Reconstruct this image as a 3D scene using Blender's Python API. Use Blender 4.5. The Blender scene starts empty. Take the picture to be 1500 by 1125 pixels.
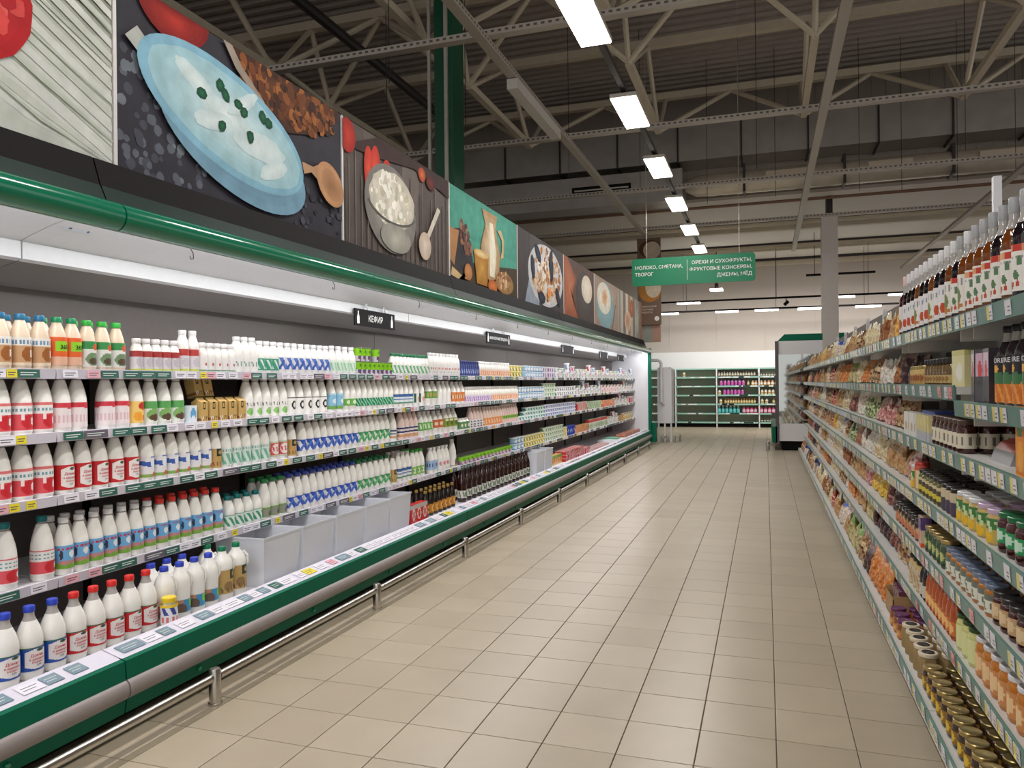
import bpy, math, random
from mathutils import Matrix, Vector
random.seed(7)
PI = math.pi
scene = bpy.context.scene
C = scene.collection

# ------------------------------------------------------------------ camera
def lin(c):
    c = c / 255.0
    return c / 12.92 if c <= 0.04045 else ((c + 0.055) / 1.055) ** 2.4
def rgb(r, g, b):
    return (lin(r), lin(g), lin(b), 1.0)

YAW, PITCH, ROLL, EYE = 0.3230, -0.0008, -0.0105, 1.458
fw = Vector((-math.sin(YAW) * math.cos(PITCH), math.cos(YAW) * math.cos(PITCH), math.sin(PITCH)))
rt = Vector((math.cos(YAW), math.sin(YAW), 0))
up = rt.cross(fw)
r2 = rt * math.cos(ROLL) + up * math.sin(ROLL)
u2 = -rt * math.sin(ROLL) + up * math.cos(ROLL)
cam_d = bpy.data.cameras.new('camera')
cam_d.sensor_fit = 'HORIZONTAL'; cam_d.sensor_width = 36; cam_d.lens = 1110 / 1500 * 36
cam_d.clip_start = 0.05; cam_d.clip_end = 200
cam = bpy.data.objects.new('camera', cam_d); C.objects.link(cam)
m3 = Matrix((r2, u2, -fw)).transposed()
cam.matrix_world = Matrix.Translation((0, 0, EYE)) @ m3.to_4x4()
scene.camera = cam

# ------------------------------------------------------------------ world, lights, exposure
world = bpy.data.worlds.new('world'); scene.world = world; world.use_nodes = True
world.node_tree.nodes['Background'].inputs[0].default_value = (1.0, 0.975, 0.945, 1)
world.node_tree.nodes['Background'].inputs[1].default_value = 0.82
scene.view_settings.view_transform = 'Standard'; scene.view_settings.look = 'None'
scene.view_settings.gamma = 1; scene.view_settings.use_curve_mapping = False
scene.view_settings.exposure = 0.0
LAMP_W, TUBE_W, FAR_W = 24, 17, 26

def area_light(name, loc, sx, sy, watts, rot, color=(1, .96, .9), parent=None):
    d = bpy.data.lights.new(name, 'AREA'); d.shape = 'RECTANGLE'; d.size = sx; d.size_y = sy
    d.energy = watts; d.color = color
    o = bpy.data.objects.new(name, d); C.objects.link(o); o.location = loc; o.rotation_euler = rot
    if parent: o.parent = parent
    return o

# ------------------------------------------------------------------ materials
MATS = {}
def mat(name, col, rough=.5, metal=0, emit=0, noise=.06, nscale=30, spec=.5, bump=0, alpha=1, trans=0, coat=0):
    if name in MATS: return MATS[name]
    m = bpy.data.materials.new(name); m.use_nodes = True
    nt = m.node_tree; b = nt.nodes['Principled BSDF']
    b.inputs['Roughness'].default_value = rough; b.inputs['Metallic'].default_value = metal
    b.inputs['Specular IOR Level'].default_value = spec
    b.inputs['Coat Weight'].default_value = coat
    c = rgb(*col)
    if noise:
        tc = nt.nodes.new('ShaderNodeTexCoord'); n = nt.nodes.new('ShaderNodeTexNoise'); n.inputs['Scale'].default_value = nscale
        n.inputs['Detail'].default_value = 3
        nt.links.new(tc.outputs['Object'], n.inputs['Vector'])
        mx = nt.nodes.new('ShaderNodeMix'); mx.data_type = 'RGBA'
        mx.inputs[6].default_value = tuple(min(1, x * (1 - noise * 1.5)) for x in c[:3]) + (1,)
        mx.inputs[7].default_value = tuple(min(1, x * (1 + noise)) for x in c[:3]) + (1,)
        nt.links.new(n.outputs['Fac'], mx.inputs[0]); nt.links.new(mx.outputs[2], b.inputs['Base Color'])
        if bump:
            bp = nt.nodes.new('ShaderNodeBump'); bp.inputs['Strength'].default_value = bump; bp.inputs['Distance'].default_value = .01
            nt.links.new(n.outputs['Fac'], bp.inputs['Height']); nt.links.new(bp.outputs[0], b.inputs['Normal'])
    else:
        b.inputs['Base Color'].default_value = c
    if emit:
        b.inputs['Emission Color'].default_value = c; b.inputs['Emission Strength'].default_value = emit
    if trans: b.inputs['Transmission Weight'].default_value = trans
    if alpha < 1: b.inputs['Alpha'].default_value = alpha
    MATS[name] = m
    return m

def paint(name, rough=.45, noise=0, nscale=20, coat=0, bump=0, bscale=40, metal=0):
    """printed surface: colour comes from the mesh's own print (colour attribute)"""
    if name in MATS: return MATS[name]
    m = bpy.data.materials.new(name); m.use_nodes = True
    nt = m.node_tree; b = nt.nodes['Principled BSDF']
    b.inputs['Roughness'].default_value = rough; b.inputs['Coat Weight'].default_value = coat; b.inputs['Metallic'].default_value = metal
    a = nt.nodes.new('ShaderNodeVertexColor'); a.layer_name = 'Col'
    src = a.outputs['Color']
    if noise or bump:
        tc = nt.nodes.new('ShaderNodeTexCoord'); n = nt.nodes.new('ShaderNodeTexNoise'); n.inputs['Scale'].default_value = nscale
        n.inputs['Detail'].default_value = 4
        nt.links.new(tc.outputs['Object'], n.inputs['Vector'])
    if noise:
        mr = nt.nodes.new('ShaderNodeMapRange'); mr.inputs[3].default_value = 1 - noise; mr.inputs[4].default_value = 1 + noise
        mr.inputs[1].default_value = .3; mr.inputs[2].default_value = .7
        nt.links.new(n.outputs['Fac'], mr.inputs[0])
        vm = nt.nodes.new('ShaderNodeVectorMath'); vm.operation = 'SCALE'
        nt.links.new(src, vm.inputs[0]); nt.links.new(mr.outputs[0], vm.inputs['Scale']); src = vm.outputs[0]
    if bump:
        n2 = nt.nodes.new('ShaderNodeTexNoise'); n2.inputs['Scale'].default_value = bscale
        nt.links.new(tc.outputs['Object'], n2.inputs['Vector'])
        bp = nt.nodes.new('ShaderNodeBump'); bp.inputs['Strength'].default_value = bump; bp.inputs['Distance'].default_value = .01
        nt.links.new(n2.outputs['Fac'], bp.inputs['Height']); nt.links.new(bp.outputs[0], b.inputs['Normal'])
    nt.links.new(src, b.inputs['Base Color'])
    MATS[name] = m
    return m

M_PRINT = paint('label_print', .4)
M_POSTER = paint('poster_print', .6, .13, 9); M_POSTER.node_tree.nodes['Principled BSDF'].inputs['Specular IOR Level'].default_value = .15
M_BAG = paint('bag_film', .25, .18, 60, bump=.55, bscale=38)
M_GLOSS = paint('glossy_pack', .22)
M_WHITE = mat('white_enamel', (232, 232, 236), .35, noise=.03)
M_MILK = mat('milk_plastic', (244, 242, 236), .24, noise=.02)
M_CREAM = mat('cream_plastic', (236, 214, 188), .24, noise=.02)
M_NECK = mat('clear_neck_plastic', (176, 170, 166), .15, noise=.02)
M_GREEN = mat('green_enamel', (0, 116, 84), .18, noise=.03, coat=.6)
M_GREENM = mat('green_panel', (0, 104, 78), .5, noise=.05, spec=.2)
M_DKGREEN = mat('dark_green_panel', (6, 36, 30), .45, noise=.05, spec=.2)
M_BLACK = mat('black_panel', (20, 16, 17), .6, noise=.1, spec=.12)
M_GREYB = mat('grey_rubber_bumper', (156, 146, 144), .45, noise=.08, nscale=12)
M_STEEL = mat('brushed_steel', (196, 192, 186), .28, 1, noise=.08, nscale=60)
M_BACK = mat('dark_grey_back_panel', (112, 104, 100), .55, noise=.08)
M_SHADE = mat('warm_grey_sheet', (150, 144, 140), .5, noise=.06)
M_BEAM = mat('cream_steel_beam', (206, 194, 172), .55, noise=.08, nscale=8)
M_TRAY = mat('galvanised_tray', (190, 184, 174), .45, .3, noise=.08, nscale=15)
M_DECK = mat('roof_deck_steel', (168, 158, 150), .55, .1, noise=.1, nscale=4)
M_PIPE = mat('dark_pipe', (44, 38, 38), .5, noise=.1)
M_LAMP = mat('lamp_diffuser', (255, 250, 242), .5, emit=9, noise=0)
M_TUBE = mat('fridge_tube_lamp', (255, 252, 255), .5, emit=12, noise=0)
M_WOOD = mat('cardboard', (176, 140, 96), .7, noise=.1)
M_TEXTW = mat('white_lettering', (244, 246, 244), .5, noise=0)

# ------------------------------------------------------------------ mesh helpers
class MB:
    def __init__(s): s.v = []; s.f = []; s.m = []; s.c = []
    def face(s, idx, mat=0, col=(1, 1, 1, 1)): s.f.append(idx); s.m.append(mat); s.c.append(col)
    def box(s, x0, x1, y0, y1, z0, z1, mat=0, col=(1, 1, 1, 1)):
        o = len(s.v)
        s.v += [(x0, y0, z0), (x1, y0, z0), (x1, y1, z0), (x0, y1, z0), (x0, y0, z1), (x1, y0, z1), (x1, y1, z1), (x0, y1, z1)]
        for q in ((0, 3, 2, 1), (4, 5, 6, 7), (0, 1, 5, 4), (1, 2, 6, 5), (2, 3, 7, 6), (3, 0, 4, 7)): s.face([o + i for i in q], mat, col)
        return s
    def lathe(s, prof, seg=18, mat=0, col=(1, 1, 1, 1), cx=0, cy=0, mats=None):
        rings = []
        for r, z in prof:
            o = len(s.v); rings.append(o)
            s.v += [(cx + r * math.cos(2 * PI * k / seg), cy + r * math.sin(2 * PI * k / seg), z) for k in range(seg)]
        for i in range(len(rings) - 1):
            a, b = rings[i], rings[i + 1]; mm = mats[i] if mats else mat
            for k in range(seg):
                n = (k + 1) % seg; s.face([a + k, a + n, b + n, b + k], mm, col)
        s.face([rings[0] + k for k in reversed(range(seg))], mats[0] if mats else mat, col)
        s.face([rings[-1] + k for k in range(seg)], mats[-1] if mats else mat, col)
        return s
    def rod(s, a, b, r, seg=8, mat=0, col=(1, 1, 1, 1)):
        a = Vector(a); b = Vector(b); d = (b - a).normalized()
        e = d.cross(Vector((0, 0, 1)) if abs(d.z) < .9 else Vector((1, 0, 0))).normalized(); g = d.cross(e)
        o = len(s.v)
        for p in (a, b):
            for k in range(seg):
                t = 2 * PI * (k + .5) / seg; s.v.append(tuple(p + e * (r * math.cos(t)) + g * (r * math.sin(t))))
        for k in range(seg):
            n = (k + 1) % seg; s.face([o + k, o + n, o + seg + n, o + seg + k], mat, col)
        s.face([o + k for k in reversed(range(seg))], mat, col); s.face([o + seg + k for k in range(seg)], mat, col)
        return s
    def path(s, pts, r, seg=8, mat=0):
        for a, b in zip(pts[:-1], pts[1:]): s.rod(a, b, r, seg, mat)
        return s
    def extrude_y(s, prof, y0, y1, mat=0, closed=True, col=(1, 1, 1, 1), mats=None):
        """profile of (x,z) swept along Y"""
        o = len(s.v); n = len(prof)
        s.v += [(x, y0, z) for x, z in prof] + [(x, y1, z) for x, z in prof]
        for i in range(n if closed else n - 1):
            j = (i + 1) % n; s.face([o + i, o + j, o + n + j, o + n + i], mats[i] if mats else mat, col)
        if closed:
            s.face([o + i for i in range(n)], mat, col); s.face([o + n + i for i in reversed(range(n))], mat, col)
        return s
    def mesh(s, name, mats, smooth=None):
        me = bpy.data.meshes.new(name); me.from_pydata(s.v, [], s.f)
        for m in mats: me.materials.append(m)
        me.polygons.foreach_set('material_index', s.m)
        at = me.color_attributes.new('Col', 'FLOAT_COLOR', 'CORNER')
        flat = []
        for f, c in zip(s.f, s.c): flat += list(c) * len(f)
        at.data.foreach_set('color', flat)
        if smooth:
            me.polygons.foreach_set('use_smooth', [True] * len(s.f)); me.set_sharp_from_angle(angle=math.radians(smooth))
        me.update()
        return me
    def build(s, name, mats, parent=None, smooth=None):
        return obj(name, s.mesh(name, mats if isinstance(mats, (list, tuple)) else [mats], smooth), parent)

def obj(name, me, parent=None, loc=None, rz=0):
    o = bpy.data.objects.new(name, me); C.objects.link(o)
    if parent: o.parent = parent
    if loc: o.location = loc
    if rz: o.rotation_euler = (0, 0, rz)
    return o
def tag(o, label, cat, group=None):
    o['label'] = label; o['category'] = cat
    if group: o['group'] = group
    return o
def thing(name, label, cat, loc=(0, 0, 0), rz=0, group=None):
    return tag(obj(name, None, None, loc, rz), label, cat, group)
def struct(o): o['kind'] = 'structure'; return o
def stuff(o): o['kind'] = 'stuff'; return o

TXT = {}
def text_data(body, size, align='CENTER', spacing=1.0, extrude=0.0):
    """lettering as a mesh in its own x (reading direction) / y (up) plane"""
    key = (body, size, align, spacing)
    if key in TXT: return TXT[key]
    cu = bpy.data.curves.new('lettering', 'FONT'); cu.body = body; cu.size = size; cu.align_x = align
    cu.space_line = spacing; cu.resolution_u = 2; cu.offset = size * .012
    o = bpy.data.objects.new('lettering', cu); C.objects.link(o)
    bpy.context.view_layer.update()
    me = bpy.data.meshes.new_from_object(o.evaluated_get(bpy.context.evaluated_depsgraph_get()))
    vs = [tuple(v.co) for v in me.vertices]; fs = [list(p.vertices) for p in me.polygons]
    bpy.data.objects.remove(o); bpy.data.curves.remove(cu); bpy.data.meshes.remove(me)
    TXT[key] = (vs, fs)
    return TXT[key]
def fit(body, width, align='CENTER', spacing=1.0):
    vs, _ = text_data(body, 1.0, align, spacing)
    return width / max(1e-6, max(v[0] for v in vs) - min(v[0] for v in vs))
def text_mesh(body, size, mapf, col=(1, 1, 1, 1), align='CENTER', spacing=1.0):
    vs, fs = text_data(body, size, align, spacing)
    b = MB(); b.v = [mapf(x, y) for x, y, z in vs]
    for f in fs: b.face(f, 0, col)
    return b

ORD = 'first second third fourth fifth sixth seventh eighth ninth tenth eleventh twelfth thirteenth fourteenth fifteenth sixteenth seventeenth eighteenth nineteenth twentieth'.split()
TENS = {20: 'twenty', 30: 'thirty', 40: 'forty', 50: 'fifty', 60: 'sixty', 70: 'seventy', 80: 'eighty', 90: 'ninety'}
TENTH = {20: 'twentieth', 30: 'thirtieth', 40: 'fortieth', 50: 'fiftieth', 60: 'sixtieth', 70: 'seventieth', 80: 'eightieth', 90: 'ninetieth'}
def ordw(n):
    if n <= 20: return ORD[n - 1]
    if n >= 100: return 'hundred and ' + ordw(n - 100) if n > 100 else 'hundredth'
    t = n // 10 * 10
    return TENTH[t] if n == t else TENS[t] + '-' + ORD[n - t - 1]
COUNT = {}
def numbered(desc, where):
    k = (desc, where); COUNT[k] = COUNT.get(k, 0) + 1
    return f'{ordw(COUNT[k])} {desc} from left, {where}'

# ================================================================== SETTING
# ---- floor: grout slab with single tiles
TX, TY, X0, Y0 = .300, .3082, -.273, 3.559
b = MB(); b.box(-14, 12, -5, 27, -.10, -.006)
M_GROUT = mat('floor_grout', (112, 98, 86), .8, noise=.1)
floor = struct(b.build('floor', M_GROUT))
def tile_material():
    m = bpy.data.materials.new('ceramic_floor_tile'); m.use_nodes = True; nt = m.node_tree; bs = nt.nodes['Principled BSDF']
    bs.inputs['Roughness'].default_value = .30
    oi = nt.nodes.new('ShaderNodeObjectInfo'); ge = nt.nodes.new('ShaderNodeNewGeometry')
    ad = nt.nodes.new('ShaderNodeMath'); ad.operation = 'ADD'; fr = nt.nodes.new('ShaderNodeMath'); fr.operation = 'FRACT'
    nt.links.new(oi.outputs['Random'], ad.inputs[0]); nt.links.new(ge.outputs['Random Per Island'], ad.inputs[1]); nt.links.new(ad.outputs[0], fr.inputs[0])
    r = nt.nodes.new('ShaderNodeMix'); r.data_type = 'RGBA'; r.inputs[6].default_value = rgb(178, 164, 142); r.inputs[7].default_value = rgb(188, 174, 152)
    nt.links.new(fr.outputs[0], r.inputs[0])
    tc = nt.nodes.new('ShaderNodeTexCoord'); n = nt.nodes.new('ShaderNodeTexNoise'); n.inputs['Scale'].default_value = 5; n.inputs['Detail'].default_value = 6
    nt.links.new(ge.outputs['Position'], n.inputs['Vector'])
    mr = nt.nodes.new('ShaderNodeMapRange'); mr.inputs[1].default_value = .3; mr.inputs[2].default_value = .7; mr.inputs[3].default_value = .95; mr.inputs[4].default_value = 1.03
    nt.links.new(n.outputs['Fac'], mr.inputs[0])
    vm = nt.nodes.new('ShaderNodeVectorMath'); vm.operation = 'SCALE'; nt.links.new(r.outputs[2], vm.inputs[0]); nt.links.new(mr.outputs[0], vm.inputs['Scale'])
    nt.links.new(vm.outputs[0], bs.inputs['Base Color'])
    mr2 = nt.nodes.new('ShaderNodeMapRange'); mr2.inputs[3].default_value = .24; mr2.inputs[4].default_value = .40
    nt.links.new(n.outputs['Fac'], mr2.inputs[0]); nt.links.new(mr2.outputs[0], bs.inputs['Roughness'])
    return m
M_TILE = tile_material()
def tile_geo(b, cx, cy):
    g = .0022; x0, x1, y0, y1 = cx - TX / 2 + g, cx + TX / 2 - g, cy - TY / 2 + g, cy + TY / 2 - g; e = .002
    o = len(b.v)
    b.v += [(x0, y0, -.006), (x1, y0, -.006), (x1, y1, -.006), (x0, y1, -.006), (x0, y0, -.001), (x1, y0, -.001), (x1, y1, -.001), (x0, y1, -.001),
            (x0 + e, y0 + e, 0), (x1 - e, y0 + e, 0), (x1 - e, y1 - e, 0), (x0 + e, y1 - e, 0)]
    for q in ((8, 9, 10, 11), (0, 1, 5, 4), (1, 2, 6, 5), (2, 3, 7, 6), (3, 0, 4, 7), (4, 5, 9, 8), (5, 6, 10, 9), (6, 7, 11, 10), (7, 4, 8, 11)): b.face([o + k for k in q])
t1 = MB(); tile_geo(t1, 0, 0); tile_me = t1.mesh('tile', [M_TILE])
cells = []
for i in range(-10, 5):
    for j in range(-9, 72):
        cells.append((X0 + (i + .5) * TX, Y0 + (j + .5) * TY))
def in_view(x, y):
    d = Vector((x, y, -EYE)); dep = d.dot(fw)
    return dep > .5 and abs(d.dot(r2) / dep) < .70 and abs(d.dot(u2) / dep) < .53
near = sorted([c for c in cells if in_view(*c) and -2.75 < c[0] < .60], key=lambda c: c[0] ** 2 + c[1] ** 2)[:300]
ns = set(near)
for x, y in near: obj('tile', tile_me, floor, (x, y, 0))
b = MB()
for x, y in cells:
    if (x, y) not in ns: tile_geo(b, x, y)
stuff(b.build('tiles', M_TILE, floor))

# ---- far wall, bulkhead, roof, low ceiling
M_WALLW = mat('white_wall_paint', (206, 196, 188), .7, noise=.03, nscale=2)
M_PANEL = mat('sandwich_panel', (150, 140, 130), .6, noise=.05, nscale=3)
b = MB(); b.box(-14, 12, 25.5, 25.8, 0, 5.6)
wf = struct(b.build('wall_far', M_WALLW))
for k in range(12):   # sheet seams stand proud of the wall
    b = MB(); x = -9 + k * 1.5; b.box(x, x + .03, 25.488, 25.5, 2.2, 5.05); b.build('seam_strip', M_WALLW, wf)
MB().box(-13, 11, 25.46, 25.5, .1, 2.42).build('wall_band', mat('white_wall_band', (250, 249, 250), .5, noise=.02), wf)  # whiter band along the lower far wall
bulk = struct(MB().box(-14, 12, 16.0, 16.25, 5.2, 7.75).build('wall_bulkhead', M_PANEL))
rib_me = MB().box(-.02, .02, -.014, 0, 5.2, 7.6).mesh('rib', [M_PANEL])
for k in range(64): obj('rib', rib_me, bulk, (-8 + k * .25, 16.0, 0))
b = MB(); prof = []
y = -4.0
while y < 16.2:   # trapezoidal roof deck, ridges run across the aisle
    prof += [(y, 7.55), (y + .10, 7.55), (y + .13, 7.48), (y + .21, 7.48)]; y += .24
o0 = len(b.v)
b.v += [(-14, p, z) for p, z in prof] + [(12, p, z) for p, z in prof]; n = len(prof)
for i in range(n - 1): b.face([i, i + 1, n + i + 1, n + i])
struct(b.build('ceiling', M_DECK))
M_LOWC = mat('low_ceiling_panel', (226, 220, 212), .6, noise=.05, nscale=2)
lowc = struct(MB().box(-14, 12, 16.25, 25.8, 5.22, 5.45).build('ceiling_low', M_LOWC))
for yy in (19.0, 22.0, 24.7):
    MB().box(-9, 10, yy, yy + .16, 5.02, 5.22).build('ceiling_beam', M_BEAM, lowc)
    MB().box(-9, 10, yy - .10, yy - .02, 5.15, 5.22).build('shadow_bar', M_PIPE, lowc)  # solid dark bar imitating the shadow line beside the beam
wl = struct(MB().box(-14.2, -14, -5, 26, 0, 7.7).build('wall_left', M_PANEL))

# ---- roof structure
for k in range(7):
    Y = .55 + 2.42 * k
    o = MB().box(-13, 11.5, Y - .07, Y + .07, 6.98, 7.11)
    o = o.build('roof_beam', M_BEAM)
    tag(o, f'{ordw(8 - (k + 1))} cream steel roof beam across the hall, counted from the far panel wall', 'beam', 'roof beams')
kk = 0
for X in (-9.1, -6.67, -4.24, -1.80, .66, 3.06, 5.5, 7.9):
    for (ya, yb) in ((1.5, 4.65), (6.12, 9.28), (10.75, 13.9)):
        kk += 1
        t = thing('roof_truss', f'{ordw(kk)} cream lattice truss segment under the roof deck, counted row by row from the left', 'truss', (X, (ya + yb) / 2, 6.0), 0, 'roof truss segments')
        h = (yb - ya) / 2
        MB().box(-.05, .05, -h, h, -.05, .05).build('bottom_chord', M_BEAM, t)
        beams = [.55 + 2.42 * q for q in range(7)]; cy = (ya + yb) / 2
        lo = max([q for q in beams if q < ya + .1] or [ya - .6]) - cy; hi = min([q for q in beams if q > yb - .1] or [yb + .6]) - cy
        mid = min(beams, key=lambda q: abs(q - cy)) - cy
        for (y0, y1, dx) in ((-h, lo, 1.215), (-h, lo, -1.215), (-h + .05, mid, 0), (h - .05, mid, 0), (h, hi, 1.215), (h, hi, -1.215), (-h, lo, 0), (h, hi, 0)):
            MB().rod((0, y0, 0), (dx, y1, 1.0), .042, 6).build('strut', M_BEAM, t)

# ---- cable trays
def tray_material():
    m = bpy.data.materials.new('perforated_tray'); m.use_nodes = True; nt = m.node_tree; bs = nt.nodes['Principled BSDF']
    bs.inputs['Roughness'].default_value = .5; bs.inputs['Metallic'].default_value = .2
    tc = nt.nodes.new('ShaderNodeTexCoord'); sx = nt.nodes.new('ShaderNodeSeparateXYZ'); nt.links.new(tc.outputs['Object'], sx.inputs[0])
    def mth(op, a, bb=None, c=None):
        n = nt.nodes.new('ShaderNodeMath'); n.operation = op
        for i, v in enumerate((a, bb, c)):
            if v is None: continue
            if isinstance(v, (int, float)): n.inputs[i].default_value = v
            else: nt.links.new(v, n.inputs[i])
        return n.outputs[0]
    fr = mth('FRACT', mth('MULTIPLY', sx.outputs[0], 14))
    inz = mth('MULTIPLY', mth('GREATER_THAN', sx.outputs[2], -.008), mth('LESS_THAN', sx.outputs[2], .014))
    hole = mth('MULTIPLY', mth('GREATER_THAN', fr, .5), inz)
    mx = nt.nodes.new('ShaderNodeMix'); mx.data_type = 'RGBA'; mx.inputs[6].default_value = rgb(178, 170, 160); mx.inputs[7].default_value = rgb(92, 86, 82)
    nt.links.new(hole, mx.inputs[0]); nt.links.new(mx.outputs[2], bs.inputs['Base Color'])
    return m
M_PTRAY = tray_material()
def tray(name, label, L, loc, rz, group):
    b = MB(); b.box(-L / 2, L / 2, -.05, .05, -.032, -.028); b.box(-L / 2, L / 2, -.05, -.046, -.028, .03); b.box(-L / 2, L / 2, .046, .05, -.028, .03)
    o = b.build(name, M_PTRAY); o.location = loc; o.rotation_euler = (0, 0, rz)
    return tag(o, label, 'cable tray', group)
for k, Y in enumerate((6.88, 10.1, 13.35, 16.75)):
    tray('cable_tray', f'perforated grey cable tray running across the hall, {ordw(k + 1)} from the camera', 10.6, (0, Y, 4.83), 0, 'cross trays')
for k, (X, y0, y1) in enumerate(((-2.54, 2.5, 17.2), (.70, 2.5, 20.5), (3.86, 3.5, 25))):
    tray('cable_tray', f'light cable tray running along the aisle, {ordw(k + 1)} from the left', y1 - y0, (X, (y0 + y1) / 2, 4.76), PI / 2, 'aisle trays')
o = MB().box(-.06, .06, -.9, .9, -.06, .05).build('batten_light', mat('unlit_batten', (206, 202, 196), .4)); o.location = (-2.54, 8.6, 4.67)
tag(o, 'unlit grey batten fixed beneath the left aisle cable tray', 'light fitting')
# hanging wires
wires = [(-3.6, 9.0), (-3.0, 12.0), (-2.0, 13.0), (-.4, 13.5), (.2, 14.5), (1.6, 14.6), (2.3, 14.8), (3.1, 14.5), (-.1, 12.5), (2.8, 12.6), (-4.3, 8.2), (-3.9, 7.5), (4.0, 14.7), (-1.0, 14.6)]
wires.sort(key=lambda p: Vector((p[0], p[1], 0)).dot(rt) / Vector((p[0], p[1], 0)).dot(fw))
for wk, (X, Y) in enumerate(wires):
    o = MB().rod((0, 0, 0), (0, 0, 2.7), .005, 5).build('hanging_wire', M_PIPE); o.location = (X, Y, 4.78)
    tag(o, f'{ordw(wk + 1)} thin dark suspension wire from left, hanging from the roof', 'wire', 'suspension wires')
# dark pipes and ducts
tag(MB().path([(-9, 8.0, 6.55), (-3.5, 8.0, 6.55)], .06, 10).build('sprinkler_pipe', M_PIPE), 'thick black pipe crossing between roof trusses above the milk posters', 'pipe')
tag(MB().path([(-5.4, 2, 6.2), (-5.4, 12.5, 6.2)], .07, 10).build('sprinkler_pipe', M_PIPE), 'long black pipe running along the aisle behind the poster tops', 'pipe')
M_DUCT = mat('galvanised_duct', (170, 164, 158), .42, .55, noise=.16, nscale=3)
t = thing('rectangular_duct', 'big galvanised rectangular air duct with flanges along the panel wall', 'air duct', (0, 15.55, 5.85))
MB().box(-7, 10, -.3, .4, -.05, .62).build('duct_body', M_DUCT, t)
fl = MB().box(-.015, .015, -.34, .42, -.09, .66).mesh('flange', [M_PIPE])
for k in range(14): obj('flange', fl, t, (-6.4 + 1.2 * k, 0, 0))
t = thing('round_duct', 'shiny round spiral duct with square grilles below the rectangular duct', 'air duct', (0, 15.2, 5.27))
M_SPIRAL = mat('spiral_duct_zinc', (205, 196, 180), .34, .45, noise=.12, nscale=6)
b = MB(); seg = 20; xs = [-1.05 + .12 * k for k in range(96)]
for i, x in enumerate(xs):
    rr = .21 + (.006 if i % 2 else 0)
    b.v += [(x, rr * math.cos(2 * PI * k / seg), rr * math.sin(2 * PI * k / seg)) for k in range(seg)]
for i in range(len(xs) - 1):
    for k in range(seg):
        n = (k + 1) % seg; b.face([i * seg + k, i * seg + n, (i + 1) * seg + n, (i + 1) * seg + k])
b.build('duct_body', M_SPIRAL, t, 60)
MB().lathe([(.1, -.2), (.2, 0), (.21, .25)], 16).build('duct_cone', M_SPIRAL, t, 50).rotation_euler = (0, PI / 2, 0)
t.children[-1].location = (-1.25, 0, 0)
gr = MB().box(-.36, .36, -.02, .02, -.09, .09).mesh('grille', [mat('grille_metal', (190, 176, 156), .4, .5)])
for k in range(6): obj('grille', gr, t, (.4 + 1.75 * k, -.215, .02))
cl = MB().box(-.022, .022, -.232, .232, -.232, .30).mesh('clamp', [M_PIPE])
for k in range(7): obj('clamp', cl, t, (-.35 + 1.75 * k, 0, 0))
t = thing('wall_duct', 'dull rectangular duct with a slot grille at the left end of the round duct', 'air duct', (-3.6, 15.4, 5.0))
MB().box(-2.5, 2.1, -.35, .45, 0, .62).build('duct_body', M_DUCT, t); MB().box(-.1, 1.1, -.37, -.35, .26, .42).build('grille', M_BLACK, t); MB().box(-.05, 1.05, -.375, -.37, .33, .36).build('slat', M_TRAY, t)
tag(MB().rod((-6, 15.85, 4.98), (10, 15.85, 5.0), .03, 8).build('copper_pipe', mat('copper_pipe', (128, 96, 76), .5, .3)), 'thin copper coloured pipe below the air ducts', 'pipe')
for k, (yy, zz) in enumerate(((17.5, 4.88), (20.0, 4.80))):
    tag(MB().rod((-6, yy, zz), (10, yy, zz), .045, 8).build('ceiling_pipe', M_BEAM), f'{"nearer" if k == 0 else "farther"} pale pipe beneath the low ceiling near the back wall', 'pipe', 'ceiling pipes')

# ---- columns
t = thing('steel_column', 'dark green steel column rising behind the food posters', 'column', (-3.725, 8.77, 0))
M_COL = mat('column_green', (6, 78, 52), .45, noise=.06)
MB().box(-.125, .125, -.17, .17, 0, 7.5).build('shaft', M_COL, t)
MB().box(.02, .06, -.21, -.17, 0, 6.9).build('conduit', M_TRAY, t); MB().box(-.20, -.165, -.21, -.17, 0, 6.9).build('conduit', M_TRAY, t)
t = thing('column', 'plain pale grey column standing behind the end display case', 'column', (1.27, 16.9, 0))
MB().box(-.155, .155, -.155, .155, 0, 4.86).build('shaft', mat('grey_column_paint', (206, 198, 192), .6), t)
MB().box(-.06, .06, -.17, .1, 4.86, 5.25).build('bracket', M_PIPE, t)

# ---- ceiling lamps over the aisle
bus = thing('lamp_track', 'dark lighting track carrying the aisle lamps', 'light track', (-1.28, 9, 4.28))
MB().box(-.025, .025, -10, 7.9, 0, .05).build('rail', M_PIPE, bus)
for k in range(9):
    Y = 5.62 + 2.12 * (k - 3)
    n = k - 2
    lab = f'{ordw(n)} bright rectangular lamp over the aisle, counted from the camera' if n > 0 else f'bright aisle lamp overhead behind the view, {ordw(1 - n)} back'
    t = thing('ceiling_lamp', lab, 'lamp', (-1.28, Y, 4.2), 0, 'aisle lamps')
    MB().box(-.13, .13, -.46, .46, .012, .05).build('housing', M_TRAY, t)
    MB().box(-.122, .122, -.45, .45, 0, .012).build('diffuser', M_LAMP, t)
    MB().box(-.02, .02, -.02, .02, .05, .09).build('hanger', M_PIPE, t)
    area_light('lamp_light', (0, 0, -.01), .24, .9, LAMP_W, (0, 0, 0), (1, .98, .95), t)
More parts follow.
